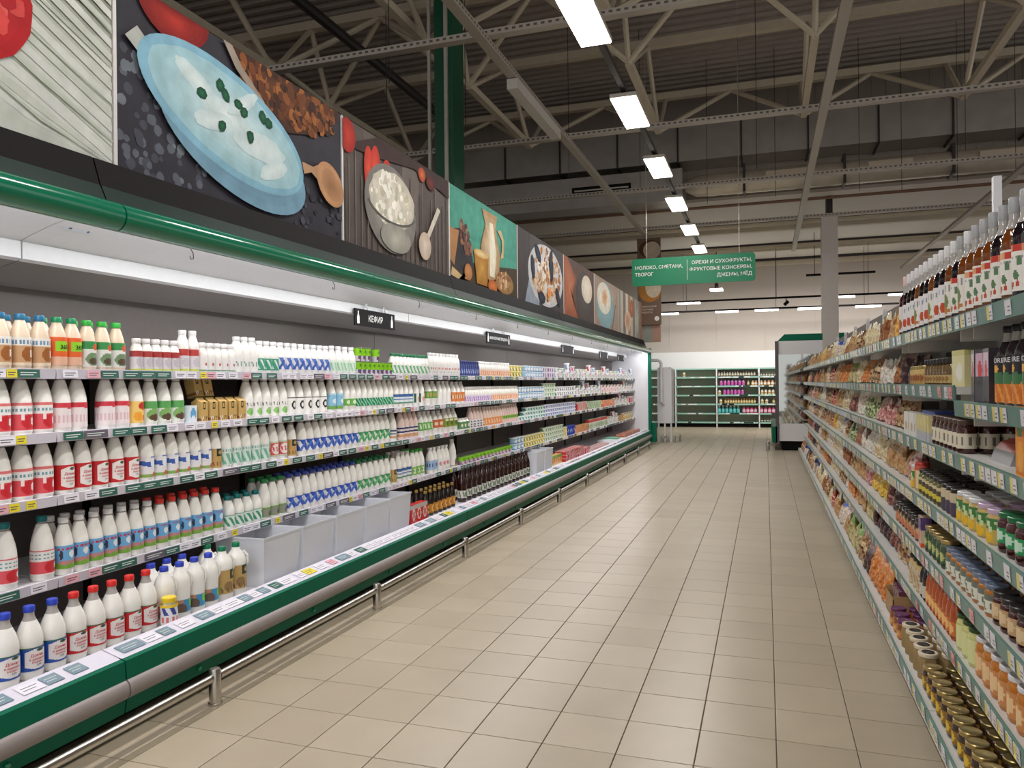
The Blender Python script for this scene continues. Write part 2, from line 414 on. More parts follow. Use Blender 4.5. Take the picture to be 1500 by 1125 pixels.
# ---- far track lights
for k, (Y, Z, x0, x1) in enumerate(((22.0, 3.70, -3.0, 4.5), (22.9, 3.50, -3.2, 4.5))):
    t = thing('far_light_track', f'{"upper" if k == 0 else "lower"} black lighting track in front of the white back wall', 'light track', (0, Y, Z))
    MB().box(x0, x1, -.03, .03, 0, .05).build('rail', M_BLACK, t)
    for x in (-2.2, .3, 2.6): MB().rod((x, 0, .05), (x, 0, 5.22 - Z), .006, 5).build('hanging_wire', M_PIPE, t)
    for q, x in enumerate(((-2.05, 1.95, 3.4) if k == 0 else (-2.75, -1.05, .05, 1.2, 2.7, 4.0))):
        MB().box(x - .32, x + .32, -.05, .05, -.045, 0).build('light_bar', M_LAMP, t)
        area_light('bar_light', (x, .0, -.06), .6, .1, FAR_W, (math.radians(28), 0, 0), (1, .97, .93), t)
t = thing('spot_lamp', 'small black spotlight hanging from the upper far track', 'lamp', (.55, 22, 3.70))
MB().rod((0, 0, 0), (0, 0, -.1), .012).build('stem', M_BLACK, t); MB().rod((-.05, 0, -.18), (.06, 0, -.08), .045, 10).build('head', M_BLACK, t)
tag(MB().box(1.0, 2.6, 20.6, 20.68, 4.1, 4.15).rod((1.2, 20.64, 4.15), (1.2, 20.64, 5.2), .008).build('suspended_rail', M_BLACK), 'short black rail hung on a wire beside the grey column', 'rail')
t = thing('track_floodlight', 'small lit floodlight beneath the green hanging sign', 'lamp', (-1.28, 22.0, 4.0))
MB().box(-.17, .17, -.2, .2, 0, .04).build('diffuser', M_LAMP, t); MB().box(-.05, .05, -.05, .05, .04, .2).rod((0, 0, .2), (0, 0, 1.21), .012, 6).build('bracket', M_BLACK, t)

# ---- green hanging sign
M_SIGN = mat('green_sign_board', (0, 134, 92), .4, noise=.03)
t = thing('hanging_sign', 'green hanging aisle sign with white lettering above the aisle', 'sign', (-1.06, 12.0, 3.185))
b = MB(); w, h, rr = .93, .215, .05; pts = []
for cx, cz, a0 in ((w - rr, h - rr, 0), (-w + rr, h - rr, 90), (-w + rr, -h + rr, 180), (w - rr, -h + rr, 270)):
    for q in range(5): a = math.radians(a0 + q * 22.5); pts.append((cx + rr * math.cos(a), cz + rr * math.sin(a)))
n = len(pts); b.v = [(x, -.012, z) for x, z in pts] + [(x, .012, z) for x, z in pts]
b.face(list(range(n))[::-1]); b.face([n + i for i in range(n)])
for i in range(n): j = (i + 1) % n; b.face([i, j, n + j, n + i])
board = b.build('board', M_SIGN, t)
def flat(x0, z0): return lambda x, y: (x0 + x, -.014, z0 + y)
sz = fit('МОЛОКО, СМЕТАНА,', .74, 'LEFT'); sz2 = fit('ФРУКТОВЫЕ КОНСЕРВЫ,', .92, 'RIGHT')
for q, tx in enumerate(('МОЛОКО, СМЕТАНА,', 'ТВОРОГ')): text_mesh(tx, sz, flat(-.885, .045 - q * .105), align='LEFT').build('lettering', M_TEXTW, board)
for q, tx in enumerate(('ОРЕХИ И СУХОФРУКТЫ,', 'ФРУКТОВЫЕ КОНСЕРВЫ,', 'ДЖЕМЫ, МЁД')): text_mesh(tx, sz2, flat(.885, .085 - q * .105), align='RIGHT').build('lettering', M_TEXTW, board)
MB().box(-.077, -.071, -.014, -.012, -.15, .16).build('divider', M_TEXTW, board)
for x in (-.7, .7): MB().rod((x, 0, .21), (x, 0, 4.29), .004, 5).build('hanging_cord', M_TRAY, t)

# ================================================================== REFRIGERATED CASES (left)
FJ = [-1.33, 2.477, 6.283, 10.09, 13.90, 17.75]
M_WDECK = mat('white_grille_deck', (228, 226, 230), .45, noise=.04)
M_RAILW = mat('white_price_rail', (222, 218, 230), .35, noise=.03)
TAGC = {'white': rgb(236, 232, 240), 'teal': rgb(58, 104, 92), 'yellow': rgb(232, 214, 60), 'grey': rgb(104, 96, 108), 'pink': rgb(232, 176, 186), 'slate': rgb(126, 148, 160)}
tag_me = {}
def price_tag_mesh(cn, w, h):
    k = (cn, w, h)
    if k not in tag_me:
        b = MB(); b.box(0, .0022, -w / 2, w / 2, -h / 2, h / 2, 0, TAGC[cn])
        lc = rgb(215, 225, 220) if cn in ('teal', 'slate', 'grey') else rgb(90, 90, 100)
        for q, (a, c) in enumerate(((-.38, .25), (-.38, .1))):
            b.box(.0022, .0026, a * w, (c + .1) * w, h * (.12 - .28 * q) - .0018, h * (.12 - .28 * q) + .0018, 0, lc)
        tag_me[k] = b.mesh('price_tag', [M_GLOSS])
    return tag_me[k]
SHELF_Z = (1.535, 1.262, .988, .634)
for k in range(5):
    y0, y1 = FJ[k], FJ[k + 1]; L = y1 - y0
    nm = ['nearest', 'second', 'third', 'fourth', 'farthest'][k]
    t = thing('refrigerated_case', f'{nm} green and white open refrigerated dairy case along the left', 'display fridge', (0, y0, 0), 0, 'dairy cases')
    g = .004
    def P(name, prof, m, parent=t, smooth=None, a=g, c=None):
        return MB().extrude_y(prof, a, (L - g) if c is None else c).build(name, m, parent, smooth)
    P('kick_plate', [(-3.5, .02), (-2.68, .02), (-2.68, .12), (-3.5, .12)], M_BLACK)
    P('lower_panel', [(-2.60, .10), (-2.545, .10), (-2.535, .165), (-2.60, .165)], M_GREENM)
    bump = [(-2.56, .158)] + [(-2.545 + .032 * math.cos(a), .20 + .042 * math.sin(a)) for a in [math.radians(-80 + 20 * i) for i in range(9)]] + [(-2.56, .243)]
    P('bumper', bump, M_GREYB, smooth=50)
    P('front_panel', [(-2.60, .24), (-2.535, .24), (-2.54, .318), (-2.575, .326), (-2.60, .30)], M_GREENM)
    P('deck_rail', [(-2.575, .318), (-2.562, .324), (-2.665, .352), (-2.68, .34)], M_RAILW)
    dk = P('deck', [(-3.45, .26), (-2.575, .26), (-2.575, .30), (-2.69, .31), (-3.45, .31)], M_WDECK)
    dots = MB()
    yy = .05
    while yy < L - .05:
        for q in range(2): dots.box(-2.715 - .03 * q, -2.705 - .03 * q, yy, yy + .012, .31, .3108)
        yy += .024
    if k < 3: stuff(dots.build('grille_slots', M_BACK, dk))
    back = P('back_panel', [(-3.56, .1), (-3.45, .1), (-3.45, 1.95), (-3.56, 1.95)], M_BACK)
    nj = 3
    for q in range(nj):
        MB().box(-3.45, -3.435, L * (q + .5) / nj - .02, L * (q + .5) / nj + .02, .33, 1.62).build('slotted_post', M_BLACK, back)
    P('top_sheet', [(-3.56, 1.95), (-3.45, 1.95), (-3.12, 2.02), (-3.12, 2.03), (-3.56, 2.05)], M_SHADE)
    P('air_strip', [(-3.12, 2.02), (-3.095, 2.03), (-3.095, 2.105), (-3.12, 2.105)], M_WHITE)
    P('canopy_liner', [(-3.12, 2.10), (-3.05, 2.125), (-2.95, 2.155), (-2.85, 2.178), (-2.75, 2.19), (-2.64, 2.19), (-2.64, 2.22), (-3.12, 2.16)], M_WHITE, smooth=40)
    P('canopy_top', [(-3.56, 2.04), (-3.12, 2.10), (-3.12, 2.40), (-3.56, 2.40)], M_BLACK)
    tub = [(-2.565 + .058 * math.cos(a), 2.170 + .060 * math.sin(a)) for a in [math.radians(-115 + 15 * i) for i in range(17)]]
    P('canopy_tube', tub + [(-2.62, 2.21), (-2.62, 2.13)], M_GREEN, smooth=50)
    P('cove_panel', [(-2.62, 2.205), (-2.60, 2.215), (-2.645, 2.31), (-2.665, 2.31)], M_DKGREEN)
    P('fascia', [(-2.665, 2.30), (-2.645, 2.305), (-2.685, 2.432), (-3.1, 2.432), (-3.1, 2.39), (-2.72, 2.39)], M_BLACK)
    lp = P('lamp_tube', [(-2.66 + .012 * math.cos(a), 2.165 + .012 * math.sin(a)) for a in [2 * PI * i / 8 for i in range(8)]], M_TUBE, smooth=60, a=.06, c=L - .06)
    area_light('tube_light', (-2.69, L / 2, 2.15), .05, L - .2, TUBE_W * L / 3.8, (0, math.radians(-6), 0), (1, .97, 1.0), t)
    # hooks under the tube
    hk = MB().path([(0, 0, 0), (.004, .012, -.02), (0, .018, -.045), (0, 0, -.05), (0, -.006, -.035)], .0022, 5).mesh('hook', [M_PIPE])
    for q in range(3): obj('hook', hk, t, (-2.63, L * (q + .4) / 3, 2.125))
    kb = MB().lathe([(.004, 0), (.012, .004), (.012, .016), (.006, .022)], 8).mesh('latch', [M_GREEN], 40)
    for q in range(4):
        o = obj('latch', kb, t, (-2.548, L * (q + .45) / 4, .135)); o.rotation_euler = (0, PI / 2, 0)
    # shelves with price rails and single tags
    levels = [(-2.90, z, 'shelf', .06) for z in SHELF_Z]
    for li, (xs, z, nm2, th) in enumerate(levels):
        sh = P('shelf', [(-3.45, z - .03), (xs - .012, z - .022), (xs - .012, z), (-3.45, z)], M_WHITE)
        MB().extrude_y([(xs - .012, z - .036), (xs - .004, z - .037), (xs, z + .006), (xs - .008, z + .007)], g, L - g).build('price_rail', M_RAILW, sh)
        rnd = random.Random(100 * k + li)
        yy = .03; far = MB()
        while yy < L - .12:
            cn = rnd.choices(['white', 'teal', 'yellow', 'grey', 'pink'], [5, 5, 1.5, .6, 1])[0]
            w = {'white': .075, 'teal': .10, 'yellow': .045, 'grey': .13, 'pink': .07}[cn]
            if (k <= 2 and k > 0) or (k == 0 and yy > 3.0):
                o = obj('price_tag', price_tag_mesh(cn, w, .034), sh, (xs - .0005, yy + w / 2, z - .015)); o.rotation_euler = (0, math.radians(-5), 0)
            elif k > 2: far.box(xs - .001, xs + .002, yy, yy + w, z - .032, z + .002, 0, TAGC[cn])
            yy += w + rnd.choice((.002, .004, .03, .05))
        if k > 2: stuff(far.build('price_tags', M_GLOSS, sh))
    rnd = random.Random(500 + k); yy = .04; far = MB()
    while yy < L - .15:
        cn = rnd.choices(['white', 'slate', 'teal', 'yellow', 'pink'], [5, 3, 2, .8, .6])[0]; w = rnd.choice((.07, .09, .12))
        if 0 < k <= 2 or (k == 0 and yy > 3.0):
            o = obj('price_tag', price_tag_mesh(cn, w, .06), t, (-2.615, yy + w / 2, .3405)); o.rotation_euler = (0, math.radians(-74.8), 0)
        elif k > 2: far.box(-2.63, -2.60, yy, yy + w, .34, .346, 0, TAGC[cn])
        yy += w + rnd.choice((.003, .01, .04))
    if k > 2: stuff(far.build('price_tags', M_GLOSS, t))
    if k == 1:
        st = MB().box(0, .0012, -.075, .075, -.016, .016, 0, rgb(205, 212, 226)).box(.0012, .0016, -.045, -.03, -.008, .008, 0, rgb(60, 64, 90)).box(.0012, .0016, .05, .06, -.008, .004, 0, rgb(60, 64, 90)).build('info_sticker', M_PRINT, t)
        st.location = (-2.905, .12, 2.166); st.rotation_euler = (0, math.radians(62), 0)
# far end wall of the last case
t = thing('case_end_panel', 'white inner end wall with dark green post closing the dairy cases', 'end panel', (0, 17.76, 0))
b = MB(); b.box(-3.56, -2.56, 0, .05, .1, 2.2); b.build('end_wall', M_WHITE, t)
MB().box(-2.60, -2.53, -.01, .08, .05, 2.24).build('post', M_GREENM, t)
MB().box(-2.60, -2.44, .06, .3, .05, .5).build('foot_panel', M_GREENM, t)

# ---- hanging black product signs in the fridge
def fridge_sign(Y, w, text, label, ts):
    t = thing('shelf_sign', label, 'sign', (-3.075, Y, 2.0), 0, 'black fridge signs')
    bd = MB().box(-.004, .004, -w / 2, w / 2, -.068, .068).build('board', M_BLACK, t)
    if text: ts = fit(text, ts); text_mesh(text, ts, lambda x, y: (.0055, x, y - ts * .35)).build('lettering', M_TEXTW, bd)
    for s in (-1, 1):
        ic = MB(); c0 = s * (w / 2 - .055)
        ic.v = [(.0055, c0 + x, z) for x, z in ((-.018, -.05), (.018, -.05), (.02, .0), (.008, .028), (.008, .05), (-.008, .05), (-.008, .028), (-.02, 0))]
        ic.face(list(range(8))); ic.build('bottle_icon', M_TEXTW, bd)
        MB().path([(0, s * w * .22 - .03, .068), (0, s * w * .22, .12), (0, s * w * .22 + .03, .068)], .006, 6).build('clip', M_WHITE, t)
fridge_sign(5.62, .68, 'КЕФИР', 'black hanging sign reading kefir in white letters above the fridge shelf', .24)
fridge_sign(8.69, .86, 'БИОМОЛОЧНЫЕ ПРОДУКТЫ', 'second black hanging fridge sign with a long white line of lettering', .64)
for k, Y in enumerate((12.1, 15.0, 16.9)):
    fridge_sign(Y, .8, '', f'{["third", "fourth", "fifth"][k]} black hanging fridge sign, small in the distance', .05)

# ---- guard rail in front of the cases
t = thing('guard_rail', 'low brushed steel guard rail on short posts before the dairy cases', 'guard rail', (-2.41, 0, 0))
pm = MB().lathe([(.032, 0), (.032, .01), (.027, .012), (.027, .155), (.022, .165), (.012, .168)], 16).mesh('post', [M_STEEL], 40)
py = [2.86 + 1.53 * k for k in range(-2, 10)]
for y in py: obj('post', pm, t, (0, y, 0))
for a, c in zip(py[:-1], py[1:]): MB().rod((0, a + .026, .125), (0, c - .026, .125), .019, 12).build('rail', M_STEEL, t, 60)

# ================================================================== POSTERS
PS = [.65, 2.61, 4.51, 6.34, 8.33, 10.45, 12.48, 14.65, 16.68, 17.7]
PH = .855
class Print(MB):
    """flat printed picture: u runs along the poster, v up; each layer lies just proud of the last"""
    def __init__(s): super().__init__(); s.k = 0; s.W = 1
    def poly(s, pts, col, col2=None):
        s.k += 1; x = .0004 * s.k; o = len(s.v)
        pts = [(min(max(u, .0), s.W), min(max(v, 0), PH)) for u, v in pts]
        cu = sum(p[0] for p in pts) / len(pts); cv = sum(p[1] for p in pts) / len(pts)
        if col2 is None:
            s.v += [(x, u, v) for u, v in pts]; s.face([o + i for i in range(len(pts))], 0, rgb(*col)); return
        n = len(pts); R = 7
        for q in range(R + 1):
            fq = q / R; s.v += [(x, cu + (u - cu) * fq, cv + (v - cv) * fq) for u, v in pts]
        for q in range(R):
            tq = (q + .5) / R; cc = rgb(*[a + (c2 - a) * tq for a, c2 in zip(col, col2)])
            for i in range(n):
                j = (i + 1) % n; s.face([o + q * n + i, o + q * n + j, o + (q + 1) * n + j, o + (q + 1) * n + i], 0, cc)
    def ell(s, cu, cv, ru, rv, col, col2=None, rot=0, n=28, a0=0, a1=360, wob=0, seed=1):
        rd = random.Random(seed); pts = []
        for i in range(n + (0 if a1 - a0 == 360 else 1)):
            a = math.radians(a0 + (a1 - a0) * i / n); w = 1 + wob * (rd.random() - .5)
            x, y = ru * w * math.cos(a), rv * w * math.sin(a)
            pts.append((cu + x * math.cos(rot) - y * math.sin(rot), cv + x * math.sin(rot) + y * math.cos(rot)))
        s.poly(pts, col, col2)
    def rect(s, u0, v0, u1, v1, col): s.poly([(u0, v0), (u1, v0), (u1, v1), (u0, v1)], col)
    def bands(s, cols, horizontal=True):
        n = len(cols)
        for i, c in enumerate(cols):
            if horizontal: s.rect(0, PH * i / n, s.W, PH * (i + 1) / n, c)
            else: s.rect(s.W * i / n, 0, s.W * (i + 1) / n, PH, c)
            s.k -= 1
        s.k += 1
    def scatter(s, n, u0, u1, v0, v1, r, cols, seed, inside=None, asp=1.0):
        rd = random.Random(seed); k0 = s.k; lay = [[] for _ in range(12)]
        for i in range(n):
            u, v = rd.uniform(u0, u1), rd.uniform(v0, v1)
            if inside and not inside(u, v): continue
            q = r * rd.uniform(.6, 1.3); R_ = q * max(1, asp) * 1.25
            for li, L_ in enumerate(lay):
                if all((u - a) ** 2 + (v - b_) ** 2 > (R_ + c_) ** 2 for a, b_, c_ in L_):
                    L_.append((u, v, R_)); s.k = k0 + li
                    s.ell(u, v, q * asp, q, rd.choice(cols), None, rd.uniform(0, 3), 9, wob=.3, seed=rd.random()); break
        s.k = k0 + 13
def poster(k, draw, label):
    W = PS[k + 1] - PS[k] - .012
    t = thing('food_poster', label, 'poster', (-2.715, PS[k] + .006, 2.436), 0, 'posters over the dairy cases')
    MB().box(-.03, 0, 0, W, 0, PH).build('board', mat('poster_board', (226, 222, 218), .5), t)
    MB().box(0, .006, -.004, .014, 0, PH).build('edge_strip', mat('poster_edge', (218, 214, 212), .5), t)
    p = Print(); p.W = W; draw(p, W); p.build('print', M_POSTER, t)
def p_rasp(p, W):
    p.bands([(196, 200, 192), (206, 208, 202), (200, 204, 196), (190, 194, 184), (178, 182, 170), (160, 164, 152), (140, 144, 130), (124, 124, 112)])
    for i in range(16):
        v0 = -.05 + .062 * i; c = (206, 208, 202) if i % 2 else (194, 198, 188)
        p.poly([(.75, v0 + .30), (1.2, v0 + .20), (1.55, v0 + .06), (W, v0 - .12), (W, v0 - .085), (1.55, v0 + .10), (1.2, v0 + .235), (.75, v0 + .33)], c)
    for i in range(5):
        v0 = .02 + .16 * i; p.poly([(1.3, v0 + .2), (1.6, v0 + .06), (W, v0 - .08), (W, v0 - .075), (1.6, v0 + .075), (1.3, v0 + .21)], (184, 192, 176))
    for cu, cv, r in ((1.20, .46, .37), (1.66, .80, .17), (.5, .4, .4)):
        p.ell(cu, cv, r, r * .72, (206, 62, 62), (176, 30, 36), wob=.05)
        p.scatter(120, cu - r * .85, cu + r * .85, cv - r * .6, cv + r * .6, .035, [(212, 74, 70), (196, 50, 52), (180, 36, 42), (220, 92, 86)], 3, lambda u, v: ((u - cu) / r) ** 2 + ((v - cv) / (r * .72)) ** 2 < .7)
def p_bowl(p, W):
    p.rect(0, 0, W, PH, (54, 52, 60))
    p.scatter(110, .02, .6, 0, .6, .022, [(92, 96, 106), (72, 74, 84), (112, 118, 126)], 4)
    p.scatter(50, 1.2, W, 0, .3, .02, [(74, 76, 86), (62, 62, 72), (44, 42, 50)], 5)
    p.ell(.36, .86, .24, .17, (178, 52, 40), (120, 26, 24))
    p.poly([(.72, .855), (1.0, .63), (1.28, .54), (1.52, .60), (1.84, .78), (1.84, .855)], (116, 66, 34), (60, 34, 22))
    p.scatter(200, .85, 1.78, .60, .84, .026, [(132, 76, 38), (92, 50, 26), (60, 34, 22), (150, 92, 46), (108, 60, 30)], 6, lambda u, v: v > .54 + abs(u - 1.3) * .32, asp=1.2)
    p.poly([(.70, .86), (.80, .74), (1.0, .62), (1.05, .64), (.85, .77), (.77, .86)], (150, 136, 124))
    p.poly([(.05, .60), (.12, .67), (.22, .60), (.16, .53)], (176, 178, 172))
    # bowl body and rim
    p.ell(.84, .315, .615, .27, (100, 130, 152), (118, 156, 178), rot=-.22, n=44)
    p.ell(.77, .43, .665, .275, (150, 192, 208), (128, 174, 196), rot=-.21, n=48)
    p.ell(.78, .43, .615, .235, (196, 212, 212), (152, 190, 200), rot=-.21, n=48, wob=.02)
    for i, (cu, cv, ru, rv) in enumerate(((.5, .56, .16, .05), (.72, .46, .2, .07), (1.0, .37, .22, .08), (.62, .40, .15, .05), (1.12, .27, .14, .05), (.85, .56, .15, .04))):
        p.ell(cu, cv, ru, rv, (214, 224, 224), (192, 210, 212), rot=-.4 + .2 * i, wob=.15, seed=i)
    for i, (u, v) in enumerate(((.53, .51), (.67, .60), (.71, .56), (.81, .55), (.86, .52), (1.02, .545), (1.07, .53), (.68, .39), (.91, .40))):
        p.ell(u, v, .038, .030, (36, 104, 70), (18, 66, 46), rot=i, n=7, wob=.3, seed=i)
    p.poly([(1.40, .40), (1.52, .40), (1.60, .44), (1.57, .33), (1.50, .36), (1.42, .33)], (176, 136, 102))
    p.ell(1.72, .335, .17, .125, (206, 160, 120), (186, 138, 98), rot=-.5)
    p.ell(1.73, .335, .125, .09, (150, 106, 72), (178, 132, 96), rot=-.5)
def p_cheese(p, W):
    p.bands([(88, 78, 74), (98, 88, 82), (82, 72, 70), (104, 94, 88), (86, 76, 72), (94, 84, 80)], False)
    for i in range(26): u = (i * .317) % W; p.rect(u, 0, u + .012, PH * (.5 + .5 * ((i * 7) % 5) / 5), (62, 52, 52) if i % 2 else (118, 108, 102))
    p.poly([(0, .66), (.5, .855), (W, .855), (W, .70), (1.1, .78), (.5, .70)], (58, 40, 38))
    p.ell(.06, .74, .11, .12, (200, 60, 44), (150, 36, 30)); p.ell(1.25, .77, .07, .06, (214, 112, 54), (150, 60, 36)); p.ell(1.42, .74, .09, .06, (120, 44, 36), (70, 30, 28))
    for (u, v, h, rt) in ((.36, .56, .19, .08), (.45, .61, .17, -.02), (.60, .58, .15, -.3)):
        p.ell(u, v, .075, h, (216, 84, 60), (190, 52, 38), rot=rt, n=18)
    p.ell(.70, .36, .42, .33, (170, 168, 160), (120, 116, 112), rot=-.12, n=32)
    p.ell(.72, .43, .37, .22, (226, 220, 206), (198, 190, 174), n=30, wob=.08)
    p.scatter(120, .38, 1.04, .22, .62, .028, [(236, 230, 216), (214, 206, 190), (244, 240, 228), (190, 184, 160)], 9, lambda u, v: ((u - .72) / .35) ** 2 + ((v - .43) / .2) ** 2 < 1)
    p.ell(.76, .15, .25, .11, (188, 184, 172), (150, 148, 138))
    for a in range(12):
        a0 = math.radians(195 + a * 12); a1 = math.radians(207 + a * 12)
        p.poly([(.72 + .40 * math.cos(a0), .40 + .15 * math.sin(a0)), (.72 + .40 * math.cos(a1), .40 + .15 * math.sin(a1)), (.72 + .40 * math.cos(a1), .415 + .15 * math.sin(a1)), (.72 + .40 * math.cos(a0), .415 + .15 * math.sin(a0))], (92, 92, 90)); p.k -= 1
    p.poly([(1.30, .26), (1.36, .25), (1.60, .54), (1.54, .56)], (206, 196, 182))
    p.ell(1.28, .18, .12, .115, (218, 208, 194), (196, 172, 154), rot=.3)
def p_jug(p, W):
    p.rect(0, 0, W, PH, (78, 158, 138)); p.poly([(0, .45), (W, .40), (W, .855), (0, .855)], (84, 166, 146), (70, 148, 130))
    p.poly([(0, 0), (W, 0), (W, .34), (1.2, .26), (0, .16)], (70, 56, 42))
    p.poly([(0, .2), (.02, .44), (.3, .50), (.55, .40), (.62, .12), (.2, .08)], (44, 40, 46), (60, 54, 58))
    p.poly([(0, .18), (0, .46), (.24, .46), (.12, .12)], (176, 126, 78))
    p.scatter(60, .28, .62, .28, .56, .03, [(120, 78, 66), (88, 56, 52), (160, 116, 88)], 12, lambda u, v: abs(u - .4 + (v - .42) * .8) < .13)
    p.poly([(.84, .80), (1.30, .80), (1.24, .66), (1.38, .40), (1.34, .16), (1.05, .08), (.82, .22), (.80, .42), (.94, .66)], (222, 206, 176), (176, 140, 100))
    p.poly([(1.06, .70), (1.16, .70), (1.26, .40), (1.2, .14), (1.06, .14)], (236, 228, 206))
    p.poly([(1.30, .66), (1.42, .68), (1.52, .58), (1.50, .40), (1.38, .36), (1.44, .46), (1.44, .58), (1.36, .62)], (204, 176, 136))
    p.poly([(.60, .34), (1.02, .32), (.98, .02), (.68, .02)], (206, 158, 76), (172, 116, 44)); p.ell(.81, .33, .21, .04, (236, 214, 170), (210, 170, 100))
    p.poly([(.05, .10), (.4, .02), (.5, .16), (.42, .05), (.2, 0), (.02, .02)], (206, 176, 130)); p.ell(.45, .10, .10, .08, (210, 150, 96), (180, 116, 66))
    p.ell(1.52, .12, .30, .12, (196, 160, 110), (150, 112, 66)); p.scatter(70, 1.28, 1.76, .05, .24, .024, [(206, 160, 116), (150, 96, 66), (226, 190, 150), (126, 76, 52)], 14, lambda u, v: ((u - 1.52) / .24) ** 2 + ((v - .14) / .09) ** 2 < 1)
    p.ell(1.12, .04, .14, .07, (214, 130, 66), (186, 96, 44))
def p_granola(p, W):
    p.bands([(66, 60, 62), (76, 70, 72), (60, 54, 56), (72, 66, 68)], False)
    p.poly([(.3, 0), (.5, .35), (.9, .1), (.9, 0)], (150, 158, 172))
    p.ell(1.25, .42, .82, .40, (226, 222, 218), (196, 196, 200), n=36)
    p.scatter(260, .55, 1.95, .05, .80, .035, [(206, 158, 110), (176, 122, 78), (226, 190, 150), (150, 98, 62), (236, 226, 216)], 21, lambda u, v: ((u - 1.25) / .72) ** 2 + ((v - .43) / .35) ** 2 < 1)
    for u, v in ((.85, .66), (.62, .46), (1.5, .52), (1.45, .66), (1.0, .12), (1.8, .2)): p.ell(u, v, .15, .075, (58, 66, 84), (30, 34, 50), rot=u * 3)
    p.ell(1.35, .22, .10, .07, (216, 120, 72), (236, 170, 110))
def p_milk(p, W):
    p.poly([(0, 0), (W, 0), (W, PH), (0, PH)], (112, 78, 62), (84, 64, 58)); p.poly([(0, 0), (.9, 0), (.5, .3), (.75, .60), (.25, .855), (0, .855)], (190, 120, 84), (150, 84, 60))
    p.ell(1.35, .36, .6, .42, (92, 84, 82), (74, 64, 64)); p.ell(1.5, .52, .38, .22, (232, 222, 208), (206, 192, 176))
def p_porridge(p, W):
    p.poly([(0, 0), (W, 0), (W, PH), (0, PH)], (178, 160, 140), (150, 130, 116)); p.ell(.95, .40, .75, .42, (150, 178, 180), (124, 156, 164)); p.ell(.85, .52, .6, .28, (232, 226, 214), (212, 204, 190)); p.ell(.9, .54, .25, .15, (196, 140, 96), (216, 190, 160), wob=.3)
    p.poly([(1.5, 0), (1.62, 0), (1.95, .5), (1.85, .5)], (110, 110, 112))
def p_stripes(p, W):
    p.bands([(140, 130, 118), (176, 170, 158), (120, 108, 98), (190, 184, 174), (150, 118, 92), (180, 172, 160), (130, 116, 104)], False); p.ell(1.1, .3, .35, .22, (180, 120, 90), (200, 180, 160)); p.ell(1.6, .6, .2, .2, (186, 120, 90), (150, 90, 66))
def p_corner(p, W):
    p.rect(0, 0, W, PH, (168, 130, 112)); p.rect(0, 0, W * .6, PH, (150, 150, 142)); p.ell(W * .3, .4, .2, .3, (196, 200, 184), (160, 160, 148))
poster(0, p_rasp, 'poster of raspberries on swirled cream, cut off by the picture edge')
poster(1, p_bowl, 'large poster of a pale blue bowl of sour cream with chives')
poster(2, p_cheese, 'poster of cottage cheese in a glass bowl with strawberries and spoon')
poster(3, p_jug, 'teal poster of a milk jug with a yellow cup and nuts')
poster(4, p_granola, 'poster of granola with dark berries in a white bowl')
poster(5, p_milk, 'orange and brown poster of a cup of milk')
poster(6, p_porridge, 'small looking poster of a pale blue cup, beside the orange one')
poster(7, p_stripes, 'distant brown and grey striped food poster')
poster(8, p_corner, 'last food poster at the far end of the dairy cases')
# flag banner at the far end
t = thing('flag_banner', 'tall brown banner with cheese picture and lettering at the far case end', 'banner', (-2.80, 17.62, 2.78))
b = MB(); bw = .54
MB().box(0, bw, 0, .02, 0, 2.0).build('board', mat('banner_brown', (112, 88, 74), .5), t)
pr = MB(); k0 = 0
for (cx, cz, rx, rz, c) in ((.30, 1.75, .26, .20, (90, 60, 40)), (.34, 1.72, .20, .20, (196, 182, 164)), (.28, .80, .26, .28, (176, 120, 60)), (.36, .86, .18, .24, (206, 190, 168)), (.44, .14, .055, .055, (226, 222, 220))):
    k0 += 1; n = 20; pts = [(min(max(cx + rx * math.cos(2 * PI * i / n), 0), bw), -.001 * k0, min(max(cz + rz * math.sin(2 * PI * i / n), 0), 2)) for i in range(n)]
    o = len(pr.v); pr.v += pts; pr.face([o + i for i in range(n)], 0, rgb(*c))
pr.build('print', M_POSTER, t)
text_mesh('БЕЛОРУССКИЕ\nМОЛОЧНЫЕ\nПРОДУКТЫ', fit('БЕЛОРУССКИЕ\nМОЛОЧНЫЕ\nПРОДУКТЫ', .40, 'LEFT', 1.25), lambda x, y: (.03 + x, -.007, .40 + y), align='LEFT', spacing=1.25).build('lettering', mat('banner_lettering', (206, 190, 178), .5, noise=0), t)
t = thing('end_board', 'short grey and brown picture board below the brown banner', 'poster', (-2.72, 17.70, 2.38))
MB().box(0, .43, 0, .03, 0, .42).build('board', mat('end_board_brown', (172, 134, 116), .5), t); MB().box(.0, .24, -.002, 0, .0, .42).build('print', mat('end_board_grey', (146, 148, 140), .5, noise=.2, nscale=5), t)

